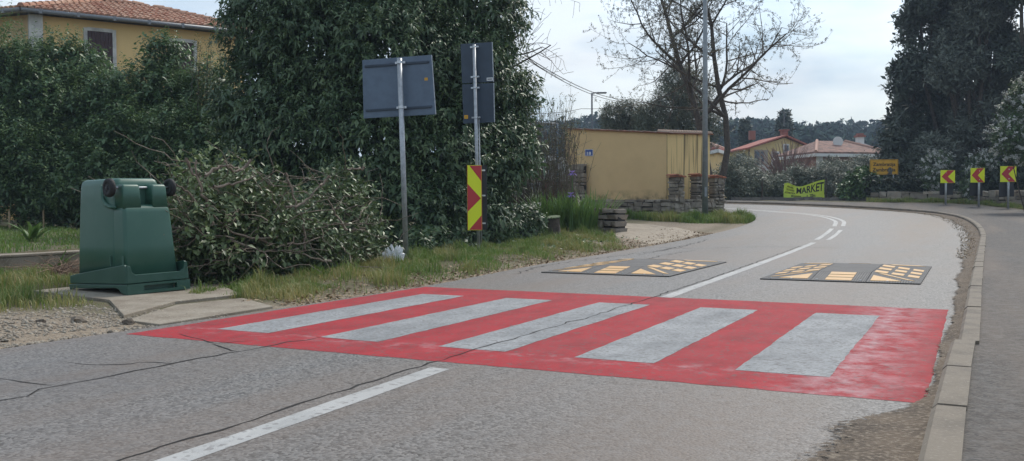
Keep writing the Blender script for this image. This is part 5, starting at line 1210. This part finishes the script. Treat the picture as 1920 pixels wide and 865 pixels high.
# pinkish leafless shrub before the pinkish house
rng = np.random.default_rng(77); b = gb(1475, 57); st = []
for q in range(150):
    a = rng.uniform(-1, 1); t = np.array(b)+np.array(RH)*a*1.9+np.array(FH)*rng.uniform(-.8, .8)+np.array([0, 0, rng.uniform(2.2, 4.0)*(1-.25*abs(a))]); s = np.array(b)+rng.normal(0, .1, 3); pts = s+(t-s)*np.linspace(0, 1, 6)[:, None]+np.array([0, 0, .3])*np.sin(np.linspace(0, 3.1, 6))[:, None]; pts[1:] += np.cumsum(rng.normal(0, .05, (5, 3)), 0); st.append((pts, np.linspace(.03, .012, 6)))
r = thing('bare_shrub', b, 'pinkish leafless shrub in front of the low pinkish house', 'shrub'); V, Fc = tubes_np(st, 4); tag(big('stems', V, Fc, mat('pink_stem', (.22, .14, .12), .9), r), kind='stuff')
def cypress(px, d, ytop, r_px, label, seed):
    rng = np.random.default_rng(seed); Lb = []
    ys = np.linspace(ytop+r_px*.5, 330, 9)
    for i, y in enumerate(ys): Lb.append(lobe(px+rng.uniform(-1, 1), y, r_px*(.55+.5*min(1, i/3)), d, squash=1.7))
    crown_tree('cypress_tree', label, gb(px, d), Lb, 1500, 7, .34, .32, .5, CONIF, seed, 'cypress trees', up=1.4, out=.35, amp=.12, inner=.5, jit=.3)
cypress(1466, 105, 211, 6, 'taller slim dark cypress above the pale yellow house ridge, left of the pair', 401); cypress(1475, 106, 212, 5.5, 'slim dark cypress above the pale yellow house ridge, right of the pair', 402)
cypress(1398, 98, 228, 8, 'dark cypress just right of the bare tree trunk', 403)
# conifers on the right
def tiers(seed, d, left, right, n, r=(20, 34), ys=(-90, 330), squash=.6):
    q = np.random.default_rng(seed); o = []
    for k in range(n):
        y = ys[0]+(ys[1]-ys[0])*(k+q.random())/n; lo = np.interp(y, *zip(*left)); hi = np.interp(y, *zip(*right)); rr = q.uniform(*r); x = lo+rr*.8+(hi-lo-rr*1.4)*q.random()**(1.6 if k % 2 else .35)
        o.append(lobe(x, y, rr, d+q.uniform(-1.2, 1.2), squash=squash))
    return o
crown_tree('conifer_tree', 'very tall dark conifer with ragged layered outline at the right', gb(1770, 52), tiers(1, 51.5, ((-90, 1725), (0, 1698), (30, 1684), (85, 1672), (115, 1690), (145, 1658), (180, 1678), (200, 1655), (235, 1662), (265, 1648), (330, 1650)), ((-90, 1830), (330, 1790)), 60), 6200, 8, .27, .30, .6, CONIF, 501, 'dark conifers on the right', up=.1, out=1.0, amp=.3, wscale=1.6, inner=.5, rt=.22, rmin=.6)
crown_tree('conifer_tree', 'broad greyish dark conifer with feathery foliage behind the chevron signs', gb(1840, 48), tiers(2, 47.8, ((-90, 1790), (40, 1775), (130, 1745), (230, 1725), (330, 1715)), ((-90, 1900), (330, 1910)), 52, (24, 40), squash=.8), 5600, 8, .25, .24, .6, mat('conifer_grey', (.078, .095, .072), .75, tint=(.19, .205, .16), trans=.05), 502, 'dark conifers on the right', up=-.1, out=1.0, amp=.3, wscale=1.6, inner=.5, rt=.2, rmin=.55)
crown_tree('conifer_tree', 'dark conifer filling the upper right picture corner', gb(1960, 46), tiers(3, 45.6, ((-90, 1850), (120, 1870), (330, 1880)), ((-90, 2060), (330, 2060)), 46, (24, 42), squash=.7), 4600, 8, .27, .3, .6, CONIF, 503, 'dark conifers on the right', up=.0, out=1.0, amp=.3, wscale=1.5, inner=.5, rt=.22, rmin=.55)
# shade row deeper behind, so no bright gaps at eye level
crown_tree('evergreen_shrub', 'dark evergreen mass under the conifers above the low stone wall', gb(1800, 45.5), [lobe(*a) for a in ((1700, 330, 44, 46), (1755, 345, 44, 45.5), (1810, 340, 46, 45), (1870, 335, 50, 44.5), (1930, 330, 60, 44), (1660, 340, 36, 46))], 2600, 8, .16, .4, .45, mat('dark_ivy', (.022, .034, .020), .6, tint=(.06, .08, .045), trans=.05), 504, None, inner=.6)
# bright ivy by the town sign
crown_tree('ivy_bush', 'bright green leafy bush left of and below the town sign', gb(1612, 44.2), [lobe(*a) for a in ((1608, 350, 28, 43.9), (1620, 335, 22, 44.2), (1594, 360, 20, 43.6), (1632, 352, 24, 43.4))], 1000, 9, .15, .6, .35, IVY, 601, None, up=.3, inner=.5)
crown_tree('ivy_bush', 'dark ivy mound right under the town sign', gb(1670, 43.6), [lobe(*a) for a in ((1662, 358, 22, 42.9), (1685, 356, 22, 43.0), (1710, 350, 24, 43.0), (1645, 358, 18, 42.9), (1638, 346, 12, 43.0))], 1100, 9, .13, .6, .3, mat('dark_ivy'), 602, None, inner=.5)
# white blossom shrubs
def blossom(lobes, n, label, base, seed, flower=.55, d=None):
    rng = np.random.default_rng(seed); Lb = [lobe(*a) for a in lobes]
    leaves = foliage(rng, Lb, n, 8, .10, .4, .35, .1, quad=True, inner=.4, amp=.3)
    P, D = crown_points(rng, Lb, int(n*flower), .85, 1.12, .1, .3); fl = shoots(rng, P, D*.8+np.array([0, 0, .4])+rng.normal(size=P.shape)*.3, .26, 14, .085, .8, 0, along=.2, quad=True)
    plant('blossom_shrub', label, 'shrub', base, [('foliage', leaves, mat('blossom_shrub_leaf', (.045, .085, .03), .5, tint=(.12, .17, .06), trans=.1)), ('blossom', fl, PETAL), ('stem', limbs(rng, (base.x, base.y, base.z), [l[:3] for l in Lb], .03, 5), BARK)], 'white flowering shrubs')
blossom(((1905, 215, 34, 33), (1890, 255, 28, 32.5), (1925, 190, 40, 33), (1925, 270, 34, 32.5)), 700, 'large white flowering shrub at the right picture edge', gb(1925, 33), 701, .26)
blossom(((1752, 308, 22, 42.4), (1768, 300, 16, 42.4), (1748, 335, 18, 42), (1756, 355, 14, 42)), 240, 'white flowering shrub left of the leftmost chevron board', gb(1752, 42.4), 702, .5)
blossom(((1833, 306, 18, 40.5), (1822, 330, 12, 40.3), (1815, 352, 14, 40.1), (1850, 300, 14, 40.5)), 200, 'white flowering shrub behind the middle chevron board', gb(1830, 40.8), 703, .5)
# far wood
rng = np.random.default_rng(91); parts = []
for row, (d0, yb) in enumerate(((175, 262), (215, 246), (250, 238))):
    for px in np.arange(850, 2350, 15 if row == 0 else 13):
        pxx = px+rng.uniform(-6, 6); d = d0+rng.uniform(-12, 12); yt = yb+rng.uniform(-7, 7)+4*math.sin(px*.021); p = at(pxx, yt, d); m = rng.uniform(9, 14)/FPX*d
        Lb = [(p.x, p.y, p.z-m*.7, m, m, m*1.1), (p.x, p.y, p.z-m*2.2, m*1.3, m*1.3, m*1.6)]
        P, D = crown_points(rng, Lb, 70, .8, 1.05, .1, .2, .35); parts.append(shoots(rng, P, D+rng.normal(size=P.shape)*.5, 1.6, 6, 1.3, .75, .1, quad=True))
V, Fc, T = merge(parts); tag(big('far_wood', V, Fc, FOREST, tint=T), 'dark wooded ridge along the horizon behind the far houses', 'wood', kind='stuff')

# ---------------------------------------------------------------- low walls at left and right, stump, bag, stakes, small plants
w0 = Vector((-11.46, 5.6, 0)); w1 = Vector((-11.34, 8.75, 0)); t = (w1-w0).normalized(); c = (w0+w1)/2
root = thing('retaining_wall', Vector((c.x, c.y, 0)), 'low broken concrete retaining wall at the left picture edge', 'retaining wall')
g = Geo(); g.box((c.x, c.y, .12), (w1-w0).length, .30, .36, (t, Vector((-t.y, t.x, 0)), ZW)); g.make('wall_body', CONC, root, bevel=.02)
g = Geo(); g.box((c.x-.02, c.y, .315), (w1-w0).length+.04, .36, .035, (t, Vector((-t.y, t.x, 0)), ZW)); g.make('coping', CONC, root, bevel=.008)
stone_wall('roadside_wall', [flat(1955, 36), flat(1890, 37.6), flat(1835, 40.0), flat(1765, 41.6), flat(1690, 42.2), flat(1632, 42.6)],   .50, 1.36, .3, 'low weathered stone wall running behind the three chevron signs', 'stone wall', (.14, .26), (.3, .8))
pts = [flat(1630, 43.1), flat(1560, 43.5), flat(1470, 43.9), flat(1370, 44.4)]
root = thing('edging_wall', pts[0], 'low dark concrete edging below the lime banner', 'edging')
for A, B in zip(pts, pts[1:]):
    n = 5
    for k in range(n):
        p, q = A.lerp(B, (k+.02)/n), A.lerp(B, (k+.98)/n); cc = (p+q)/2; t = (q-p).normalized(); g = Geo(); z = ter(cc.x, cc.y); g.box((cc.x, cc.y, z+.05), (q-p).length, .14, .22, (t, Vector((-t.y, t.x, 0)), ZW)); g.make('edging_block', mat('edging_dark', (.13, .12, .11), .9, noise=(4, (.2, .185, .165), .45, .65)), root)
p = on_ground(1038, 447); root = thing('tree_stump', p, 'short mossy stump at the foot of the iris clump', 'stump')
rngs = random.Random(4); V = []; n = 14
for z, r in ((-.05, .19), (.1, .165), (.42, .15), (.50, .155)):
    for k in range(n): a = 2*math.pi*k/n; rr = r*(1+.1*math.sin(3*a+z*4)+rngs.uniform(-.04, .04)); V.append((p.x+rr*math.cos(a), p.y+rr*math.sin(a), p.z+z+(.03*math.sin(a) if z > .4 else 0)))
mk('stump_body', V, [(i*n+k, i*n+(k+1) % n, (i+1)*n+(k+1) % n, (i+1)*n+k) for i in range(3) for k in range(n)], BARK, root, smooth=True)
V = [(p.x+.17*math.cos(2*math.pi*k/n), p.y+.17*math.sin(2*math.pi*k/n), p.z+.515+.03*math.sin(2*math.pi*k/n)) for k in range(n)]
g = Geo(); g.prism(V, (0, 0, .03)); g.make('mossy_top', mat('moss', (.10, .14, .07), .95, noise=(20, (.17, .19, .12), .45, .6)), root)
# plastic bag
p = on_ground(738, 502); rngb = random.Random(8); bm = bmesh.new(); bmesh.ops.create_icosphere(bm, subdivisions=4, radius=1)
from mathutils import noise as mn
for vv in bm.verts:
    q = vv.co.copy(); s = 1+.55*abs(mn.noise(q*2.3))+.30*mn.noise(q*5.5+Vector((3, 1, 2)))-.18; vv.co = Vector((p.x, p.y, p.z))+RH*(q.x*.16*s)+FH*(q.y*.13*s)+ZW*(max(0, q.z*.5+.42)*.33*s)
me = bpy.data.meshes.new('bag_film'); bm.to_mesh(me); bm.free()
root = thing('plastic_bag', p, 'crumpled clear plastic bag at the foot of the wide grey sign', 'plastic bag'); link('bag_film', me, BAGM, root)
g = Geo(); g.prism([p+RH*.08+ZW*.12, p+RH*.17+ZW*.17, p+RH*.15+ZW*.21, p+RH*.07+ZW*.15], FH*.004); g.make('bag_handle', BAGM, root)
for k, (px, y0, y1, d) in enumerate(((18, 425, 398, 22), (82, 420, 396, 22.4))):
    q = at(px, y0, d); z = ter(q.x, q.y); root = thing('garden_stake', Vector((q.x, q.y, z)), ('thin wooden stake in the lawn at the left picture edge', 'thin wooden stake in the lawn behind the leafy plant')[k], 'stake', 'garden stakes')
    g = Geo(); tp = at(px, y1, d); g.tube([Vector((q.x, q.y, z-.1)), Vector((q.x, q.y, tp.z))], .022, 6); g.make('shaft', mat('pale_wood', (.34, .25, .15), .8), root); g = Geo(); g.tube([Vector((q.x, q.y, tp.z)), Vector((q.x, q.y, tp.z+.04))], [.022, .006], 6); g.make('tip', mat('pale_wood'), root)
def blades(rng, base, n, ln, w, spread, lean=.5, arch=.5, seg=5):
    """long arching blades rising from one clump; returns quads"""
    V = []; Fc = []; T = []; o = 0
    for q in range(n):
        a = rng.uniform(0, 6.28); r = spread*math.sqrt(rng.random()); s = np.array(base)+np.array([math.cos(a)*r, math.sin(a)*r, 0]); a2 = a+rng.normal(0, .7); L_ = ln*rng.uniform(.6, 1.15); le = lean*rng.uniform(.2, 1.3); side = np.array([-math.sin(a2), math.cos(a2), 0]); tn = rng.random()
        for i in range(seg+1):
            t = i/seg; p = s+np.array([math.cos(a2), math.sin(a2), 0])*(le*L_*(t*.6+arch*t*t))+np.array([0, 0, L_*(t-.55*arch*le*t*t*t)]); ww = w*(1-t**2.2)*.5+.001; V += [p-side*ww, p+side*ww]; T += [tn*.7+.2*t]*2
        Fc += [(o+2*i, o+2*i+1, o+2*i+3, o+2*i+2) for i in range(seg)]; o += 2*(seg+1)
    return np.array(V), np.array(Fc), np.array(T)
rng = np.random.default_rng(31); b = on_ground(1066, 437); root = thing('iris_clump', b, 'clump of tall green iris leaves with purple flowers left of the stone pier', 'iris')
dat = [blades(rng, (b.x-x*.5*RH.x, b.y-x*.5*RH.y, ter(b.x, b.y)), 95, 1.12, .05, .36, .6, .4) for x in (-1.4, -.7, 0, .7, 1.3)]
V, Fc, T = merge(dat); tag(big('leaf_blades', V, Fc, IRIS, root, tint=T), kind='stuff')
for px, py in ((1073, 325), (1070, 366)):
    q = at(px, py, 24); g = Geo(); g.tube([Vector((q.x, q.y, ter(q.x, q.y))), q], .012, 5); g.make('flower_stalk', IRIS, root)
    P = np.repeat(np.array([tuple(q)]), 10, 0); ang = np.arange(10)*2.4; Dd = np.stack([np.cos(ang), np.sin(ang), np.where(np.arange(10) % 2, .8, -.35)], 1)
    V, Fc, _ = leaf_mesh(P, Dd, np.tile(np.array([[0, 0, 1.]]), (10, 1))+.01, np.full(10, .15), np.full(10, .09), .15); big('iris_flower', V, Fc, PURPLE, root)
for px, py, d, n, ln, w, lab in ((60, 452, 15.2, 26, .42, .075, 'broad leaved green plant on the lawn left of the container'), (103, 500, 12.4, 16, .34, .045, 'spiky grey green plant beside the upturned container')):
    q = at(px, py, d); z = ter(q.x, q.y); root = thing('leafy_plant', Vector((q.x, q.y, z)), lab, 'plant'); rng = np.random.default_rng(int(px))
    V, Fc, T = blades(rng, (q.x, q.y, z), n, ln, w, .06, 1.0, .6, 6); tag(big('leaf_blades', V, Fc, IRIS, root, tint=T), kind='stuff')
    g = Geo(); g.tube([(q.x, q.y, z-.03), (q.x, q.y, z+.06)], .03, 6); g.make('stem', IRIS, root)
# dead stalks before the retaining wall
rng = np.random.default_rng(55); st = []
for q in range(170):
    s = np.array(at(rng.uniform(60, 145), rng.uniform(485, 525), 12.0)); s[2] = ter(s[0], s[1]); dr = np.array([rng.normal(), rng.normal(), rng.uniform(.1, 1.1)])*.4; n = 6; pts = s+np.linspace(0, 1, n)[:, None]*dr; pts[:, 2] -= np.linspace(0, 1, n)**2*.2; pts[1:] += np.cumsum(rng.normal(0, .015, (n-1, 3)), 0); st.append((pts, np.linspace(.006, .002, n)))
V, Fc = tubes_np(st, 4); tag(big('dead_stalks', V, Fc, mat('dry_stalk', (.30, .21, .14), .9, noise=(9, (.17, .11, .08), .4, .6))), 'tangle of dry brown stalks left of the container', 'dead stalks', kind='stuff')

# ---------------------------------------------------------------- grass, litter, pebbles
rng = np.random.default_rng(17)
def scatter(n, fn):
    P = fn(n); z = terrain(P[:, 0], P[:, 1]); return np.column_stack([P, z])
def grass(P, h, w, straw, name, label):
    n = len(P); a = rng.uniform(0, 6.28, n); le = rng.uniform(.1, .9, n); hh = h*rng.uniform(.4, 1.2, n)*(.75+.5*np.sin(P[:, 0]*3.7+P[:, 1]*1.3)*np.sin(P[:, 1]*3.1-P[:, 0])+.25*np.sin(P[:, 0]*9+P[:, 1]*7)); d = np.stack([np.cos(a), np.sin(a), np.zeros(n)], 1); s = np.stack([-np.sin(a), np.cos(a), np.zeros(n)], 1)
    up = np.array([0, 0, 1.]); ww = (w*rng.uniform(.6, 1.2, n))[:, None]; H = hh[:, None]; E = le[:, None]
    v0 = P-s*ww; v1 = P+s*ww; m0 = P+up*H*.6+d*H*E*.3-s*ww*.7; m1 = P+up*H*.6+d*H*E*.3+s*ww*.7; t = P+up*H*(1-.3*E)+d*H*E
    V = np.stack([v0, v1, m1, m0, t], 1).reshape(-1, 3); i = np.arange(n)[:, None]*5
    Fc = np.concatenate([i+np.array([[0, 1, 2]]), i+np.array([[0, 2, 3]]), i+np.array([[3, 2, 4]])], 1).reshape(-1, 3)
    tag(big(name, V, Fc, GRASS, tint=np.repeat(np.clip(straw, 0, 1), 5)), label, 'grass', kind='stuff')
def left_x(y): return np.interp(y, leftA[:, 1], leftA[:, 0])
# verge between heap, signs and road
def f_verge(n):
    y = rng.uniform(7.0, 23.5, n*2); o = rng.uniform(0, 1, n*2)**.8*np.interp(y, [7, 8, 10, 13, 17, 20, 23.5], [1.6, 1.9, 2.2, 2.6, 3.2, 3.6, 3.6])+.10; x = left_x(y)-o
    cl = np.sin(x*2.1+y*.9)*np.sin(y*1.7-x*.6)+.6*np.sin(x*5.3+y*3.1)
    keep = rng.random(n*2) < np.clip(.35+.45*cl+o*.28-.15, .06, 1)
    keep &= ~((y > 18.2) & (x > -7.8-(y-18.2)*.45+1.2) & (x > np.interp(y, [18.2, 23.7], [-6.9, -9.2])))
    return np.stack([x, y], 1)[keep][:n]
P = scatter(46000, f_verge); st = .30+.30*np.sin(P[:, 0]*1.7+P[:, 1]*.8)+.2*np.sin(P[:, 1]*2.9)+rng.normal(0, .25, len(P)); grass(P, .115, .0045, st, 'verge_grass', 'short patchy grass along the left road edge')
def f_left(n):
    P = np.stack([rng.uniform(-11.2, -7.6, n*2), rng.uniform(3.4, 7.6, n*2)], 1); cl = np.sin(P[:, 0]*2.3)*np.sin(P[:, 1]*2.0+1)+.3
    keep = (rng.random(n*2) < np.clip(.5+.6*cl+(-8.3-P[:, 0])*.5, .0, 1)) & ~((P[:, 0] > -9.4) & (P[:, 1] > 6.15)); return P[keep][:n]
P = scatter(16000, f_left); grass(P, .17, .0055, .35+.3*np.sin(P[:, 0]*3)+rng.normal(0, .25, len(P)), 'left_grass', 'ragged grass in front of the upturned container')
def f_lawn(n): return np.stack([rng.uniform(-26, -11.5, n), rng.uniform(5, 16, n)], 1)
P = scatter(30000, f_lawn); grass(P, .11, .008, .22+.25*np.sin(P[:, 0]*.8+P[:, 1])+rng.normal(0, .2, len(P)), 'lawn_grass', 'green lawn behind the retaining wall')
def f_shed(n):
    a, b_, c_ = flat(1112, 31.6), flat(1262, 29.7), flat(1400, 31.2); t = rng.random(n); s = rng.random(n); x = np.where(t < .5, a.x+(b_.x-a.x)*t*2, b_.x+(c_.x-b_.x)*(t*2-1)); y = np.where(t < .5, a.y+(b_.y-a.y)*t*2, b_.y+(c_.y-b_.y)*(t*2-1)); nrm_ = np.array([-FH.x, -FH.y]); w = np.interp(t, [0, .3, .5, .75, 1], [.8, 1.5, 2.1, 2.8, 2.2])
    return np.stack([x+nrm_[0]*s*w+rng.normal(0, .1, n), y+nrm_[1]*s*w+rng.normal(0, .1, n)], 1)
P = scatter(17000, f_shed); P = P[~inside(P[:, 0], P[:, 1], road_poly)]; grass(P, .30, .009, .22+.25*np.sin(P[:, 0]*3+P[:, 1])+rng.normal(0, .2, len(P)), 'shed_grass', 'tall grass at the foot of the shed wall and lamp pole')
def f_right(n):
    s = rng.random(n); px = 1925-s*300; d = np.interp(px, [1625, 1690, 1765, 1835, 1890, 1925], [41.9, 41.6, 41.0, 39.4, 37.0, 35.8])-rng.random(n)*.9
    k = (px-960)/FPX*d; return np.stack([FH.x*d+RH.x*k, FH.y*d+RH.y*k], 1)
P = scatter(9000, f_right); P[:, 2] = ramp(P[:, 0]*CF.x+P[:, 1]*CF.y)+.06; grass(P, .2, .010, .35+rng.normal(0, .25, len(P)), 'wall_grass', 'weedy grass along the foot of the roadside stone wall')
def f_tuft(n):
    c = f_verge(150); i_ = rng.integers(0, len(c), n); return c[i_]+rng.normal(0, .07, (n, 2))
P = scatter(9000, f_tuft); P = P[~inside(P[:, 0], P[:, 1], road_poly)]; grass(P, .22, .005, .1+.5*(np.sin(P[:, 0]*4+P[:, 1]*3) > .4)+rng.normal(0, .15, len(P)), 'grass_tufts', 'taller grass tufts dotted over the left verge')
# litter: dry leaves
def flakes(P, size, name, label, m, parent=None):
    n = len(P); a = rng.normal(size=(n, 3)); a[:, 2] *= .35; nn = np.tile(np.array([[0, 0, 1.]]), (n, 1))+rng.normal(0, .5, (n, 3)); L_ = size*rng.uniform(.5, 1.3, n)
    V, Fc, k = leaf_mesh(P+np.array([0, 0, .012]), a, nn, L_, L_*.5, 0, False); tag(big(name, V, Fc, m, tint=np.repeat(rng.random(n), 5)), label, 'litter', kind='stuff')
def f_lit(n):
    y = rng.uniform(6.8, 24, n); x = left_x(y)-np.abs(rng.normal(.25, .45, n)); return np.stack([x, y], 1)
flakes(scatter(4200, f_lit), .055, 'verge_litter', 'dry fallen leaves along the left road edge', LITTER)
P = scatter(900, lambda n: np.stack([rng.normal(-8.6, .9, n), rng.uniform(15.6, 21, n)], 1)); flakes(P, .10, 'cut_leaf_litter', 'scattered cut leaves below the tangled shrub', PILELEAF)
i = rng.integers(300, 690, 3600); t = rng.random(3600)**1.3; w = dirt_width(s6[i]); pk = K6[i]+n6[i]*(w*t*1.15)[:, None]+rng.normal(0, .03, (3600, 2))
mm = (s6[i] > 1.5) & (s6[i] < 42); pk = pk[mm]; P = np.column_stack([pk, ramp(pk[:, 0]*CF.x+pk[:, 1]*CF.y)+.012]); flakes(P, .035, 'gutter_litter', 'dry leaf crumbs in the dirt along the kerb', LITTER)
# pebbles: low poly stones
def pebbles(P, size, name, label, m):
    n = len(P); oc = np.array([(1, 0, 0), (-1, 0, 0), (0, 1, 0), (0, -1, 0), (0, 0, 1), (0, 0, -1.)]); sz = size*rng.uniform(.4, 1.5, n)**1.3
    V = (P[:, None]+oc[None]*(sz[:, None]*np.array([1, 1, .6]) if False else sz[:, None, None]*np.array([1, 1, .6]))*rng.uniform(.6, 1.2, (n, 6, 1))+rng.normal(0, .12, (n, 6, 3))*sz[:, None, None]).reshape(-1, 3)
    f = np.array([(0, 2, 4), (2, 1, 4), (1, 3, 4), (3, 0, 4), (2, 0, 5), (1, 2, 5), (3, 1, 5), (0, 3, 5)]); Fc = (np.arange(n)[:, None, None]*6+f[None]).reshape(-1, 3)
    tag(big(name, V, Fc, m, tint=np.repeat(rng.random(n), 6)), label, 'gravel', kind='stuff')
pebbles(scatter(5200, lambda n: np.stack([left_x(np.full(n, 4.))-np.abs(rng.normal(.0, 1.1, n))+np.where(rng.random(n) < .12, rng.exponential(.22, n), .05), rng.uniform(2.2, 6.0, n)], 1)), .018, 'shoulder_gravel', 'loose gravel on the left road shoulder', PEBBLE)
pebbles(P[:2600], .011, 'gutter_grit', 'fine grit in the dirt along the kerb', PEBBLE)
for k, (px, py, r, lab) in enumerate(((78, 616, .03, 'small dark stone on the gravel at the far left'), (240, 608, .04, 'dark stone at the corner of the concrete apron'), (148, 605, .05, 'pale flat stone in the gravel left of the apron'))):
    p = on_ground(px, py); bm = bmesh.new(); bmesh.ops.create_icosphere(bm, subdivisions=2, radius=1); rr = random.Random(k)
    for vv in bm.verts: q = vv.co; s = 1+.6*mn.noise(q*1.5+Vector((k*3, 0, 0))); vv.co = Vector((p.x, p.y, ter(p.x, p.y)+r*.3))+Vector((q.x*r*1.4*s, q.y*r*1.1*s, q.z*r*.8*s))
    me = bpy.data.meshes.new('loose_stone'); bm.to_mesh(me); bm.free(); o = link('loose_stone', me, PEBBLE if k == 2 else mat('dark_pebble', (.10, .08, .062), .95)); tag(o, lab, 'stone', 'loose stones on the shoulder')
# the haze over the far ground
g = Geo(); g.box((0, 0, 29), 1480, 1480, 64)
hz = g.make('haze', None); hm = bpy.data.materials.new('haze'); hm.use_nodes = True; hm.node_tree.nodes.clear()
ho = hm.node_tree.nodes.new('ShaderNodeOutputMaterial'); hv = hm.node_tree.nodes.new('ShaderNodeVolumePrincipled'); hv.inputs['Color'].default_value = (.66, .80, 1, 1); hv.inputs['Density'].default_value = .0008
hm.node_tree.links.new(hv.outputs[0], ho.inputs['Volume']); hz.data.materials.append(hm); tag(hz, kind='stuff', label='thin bluish haze over the distant ground', cat='haze')
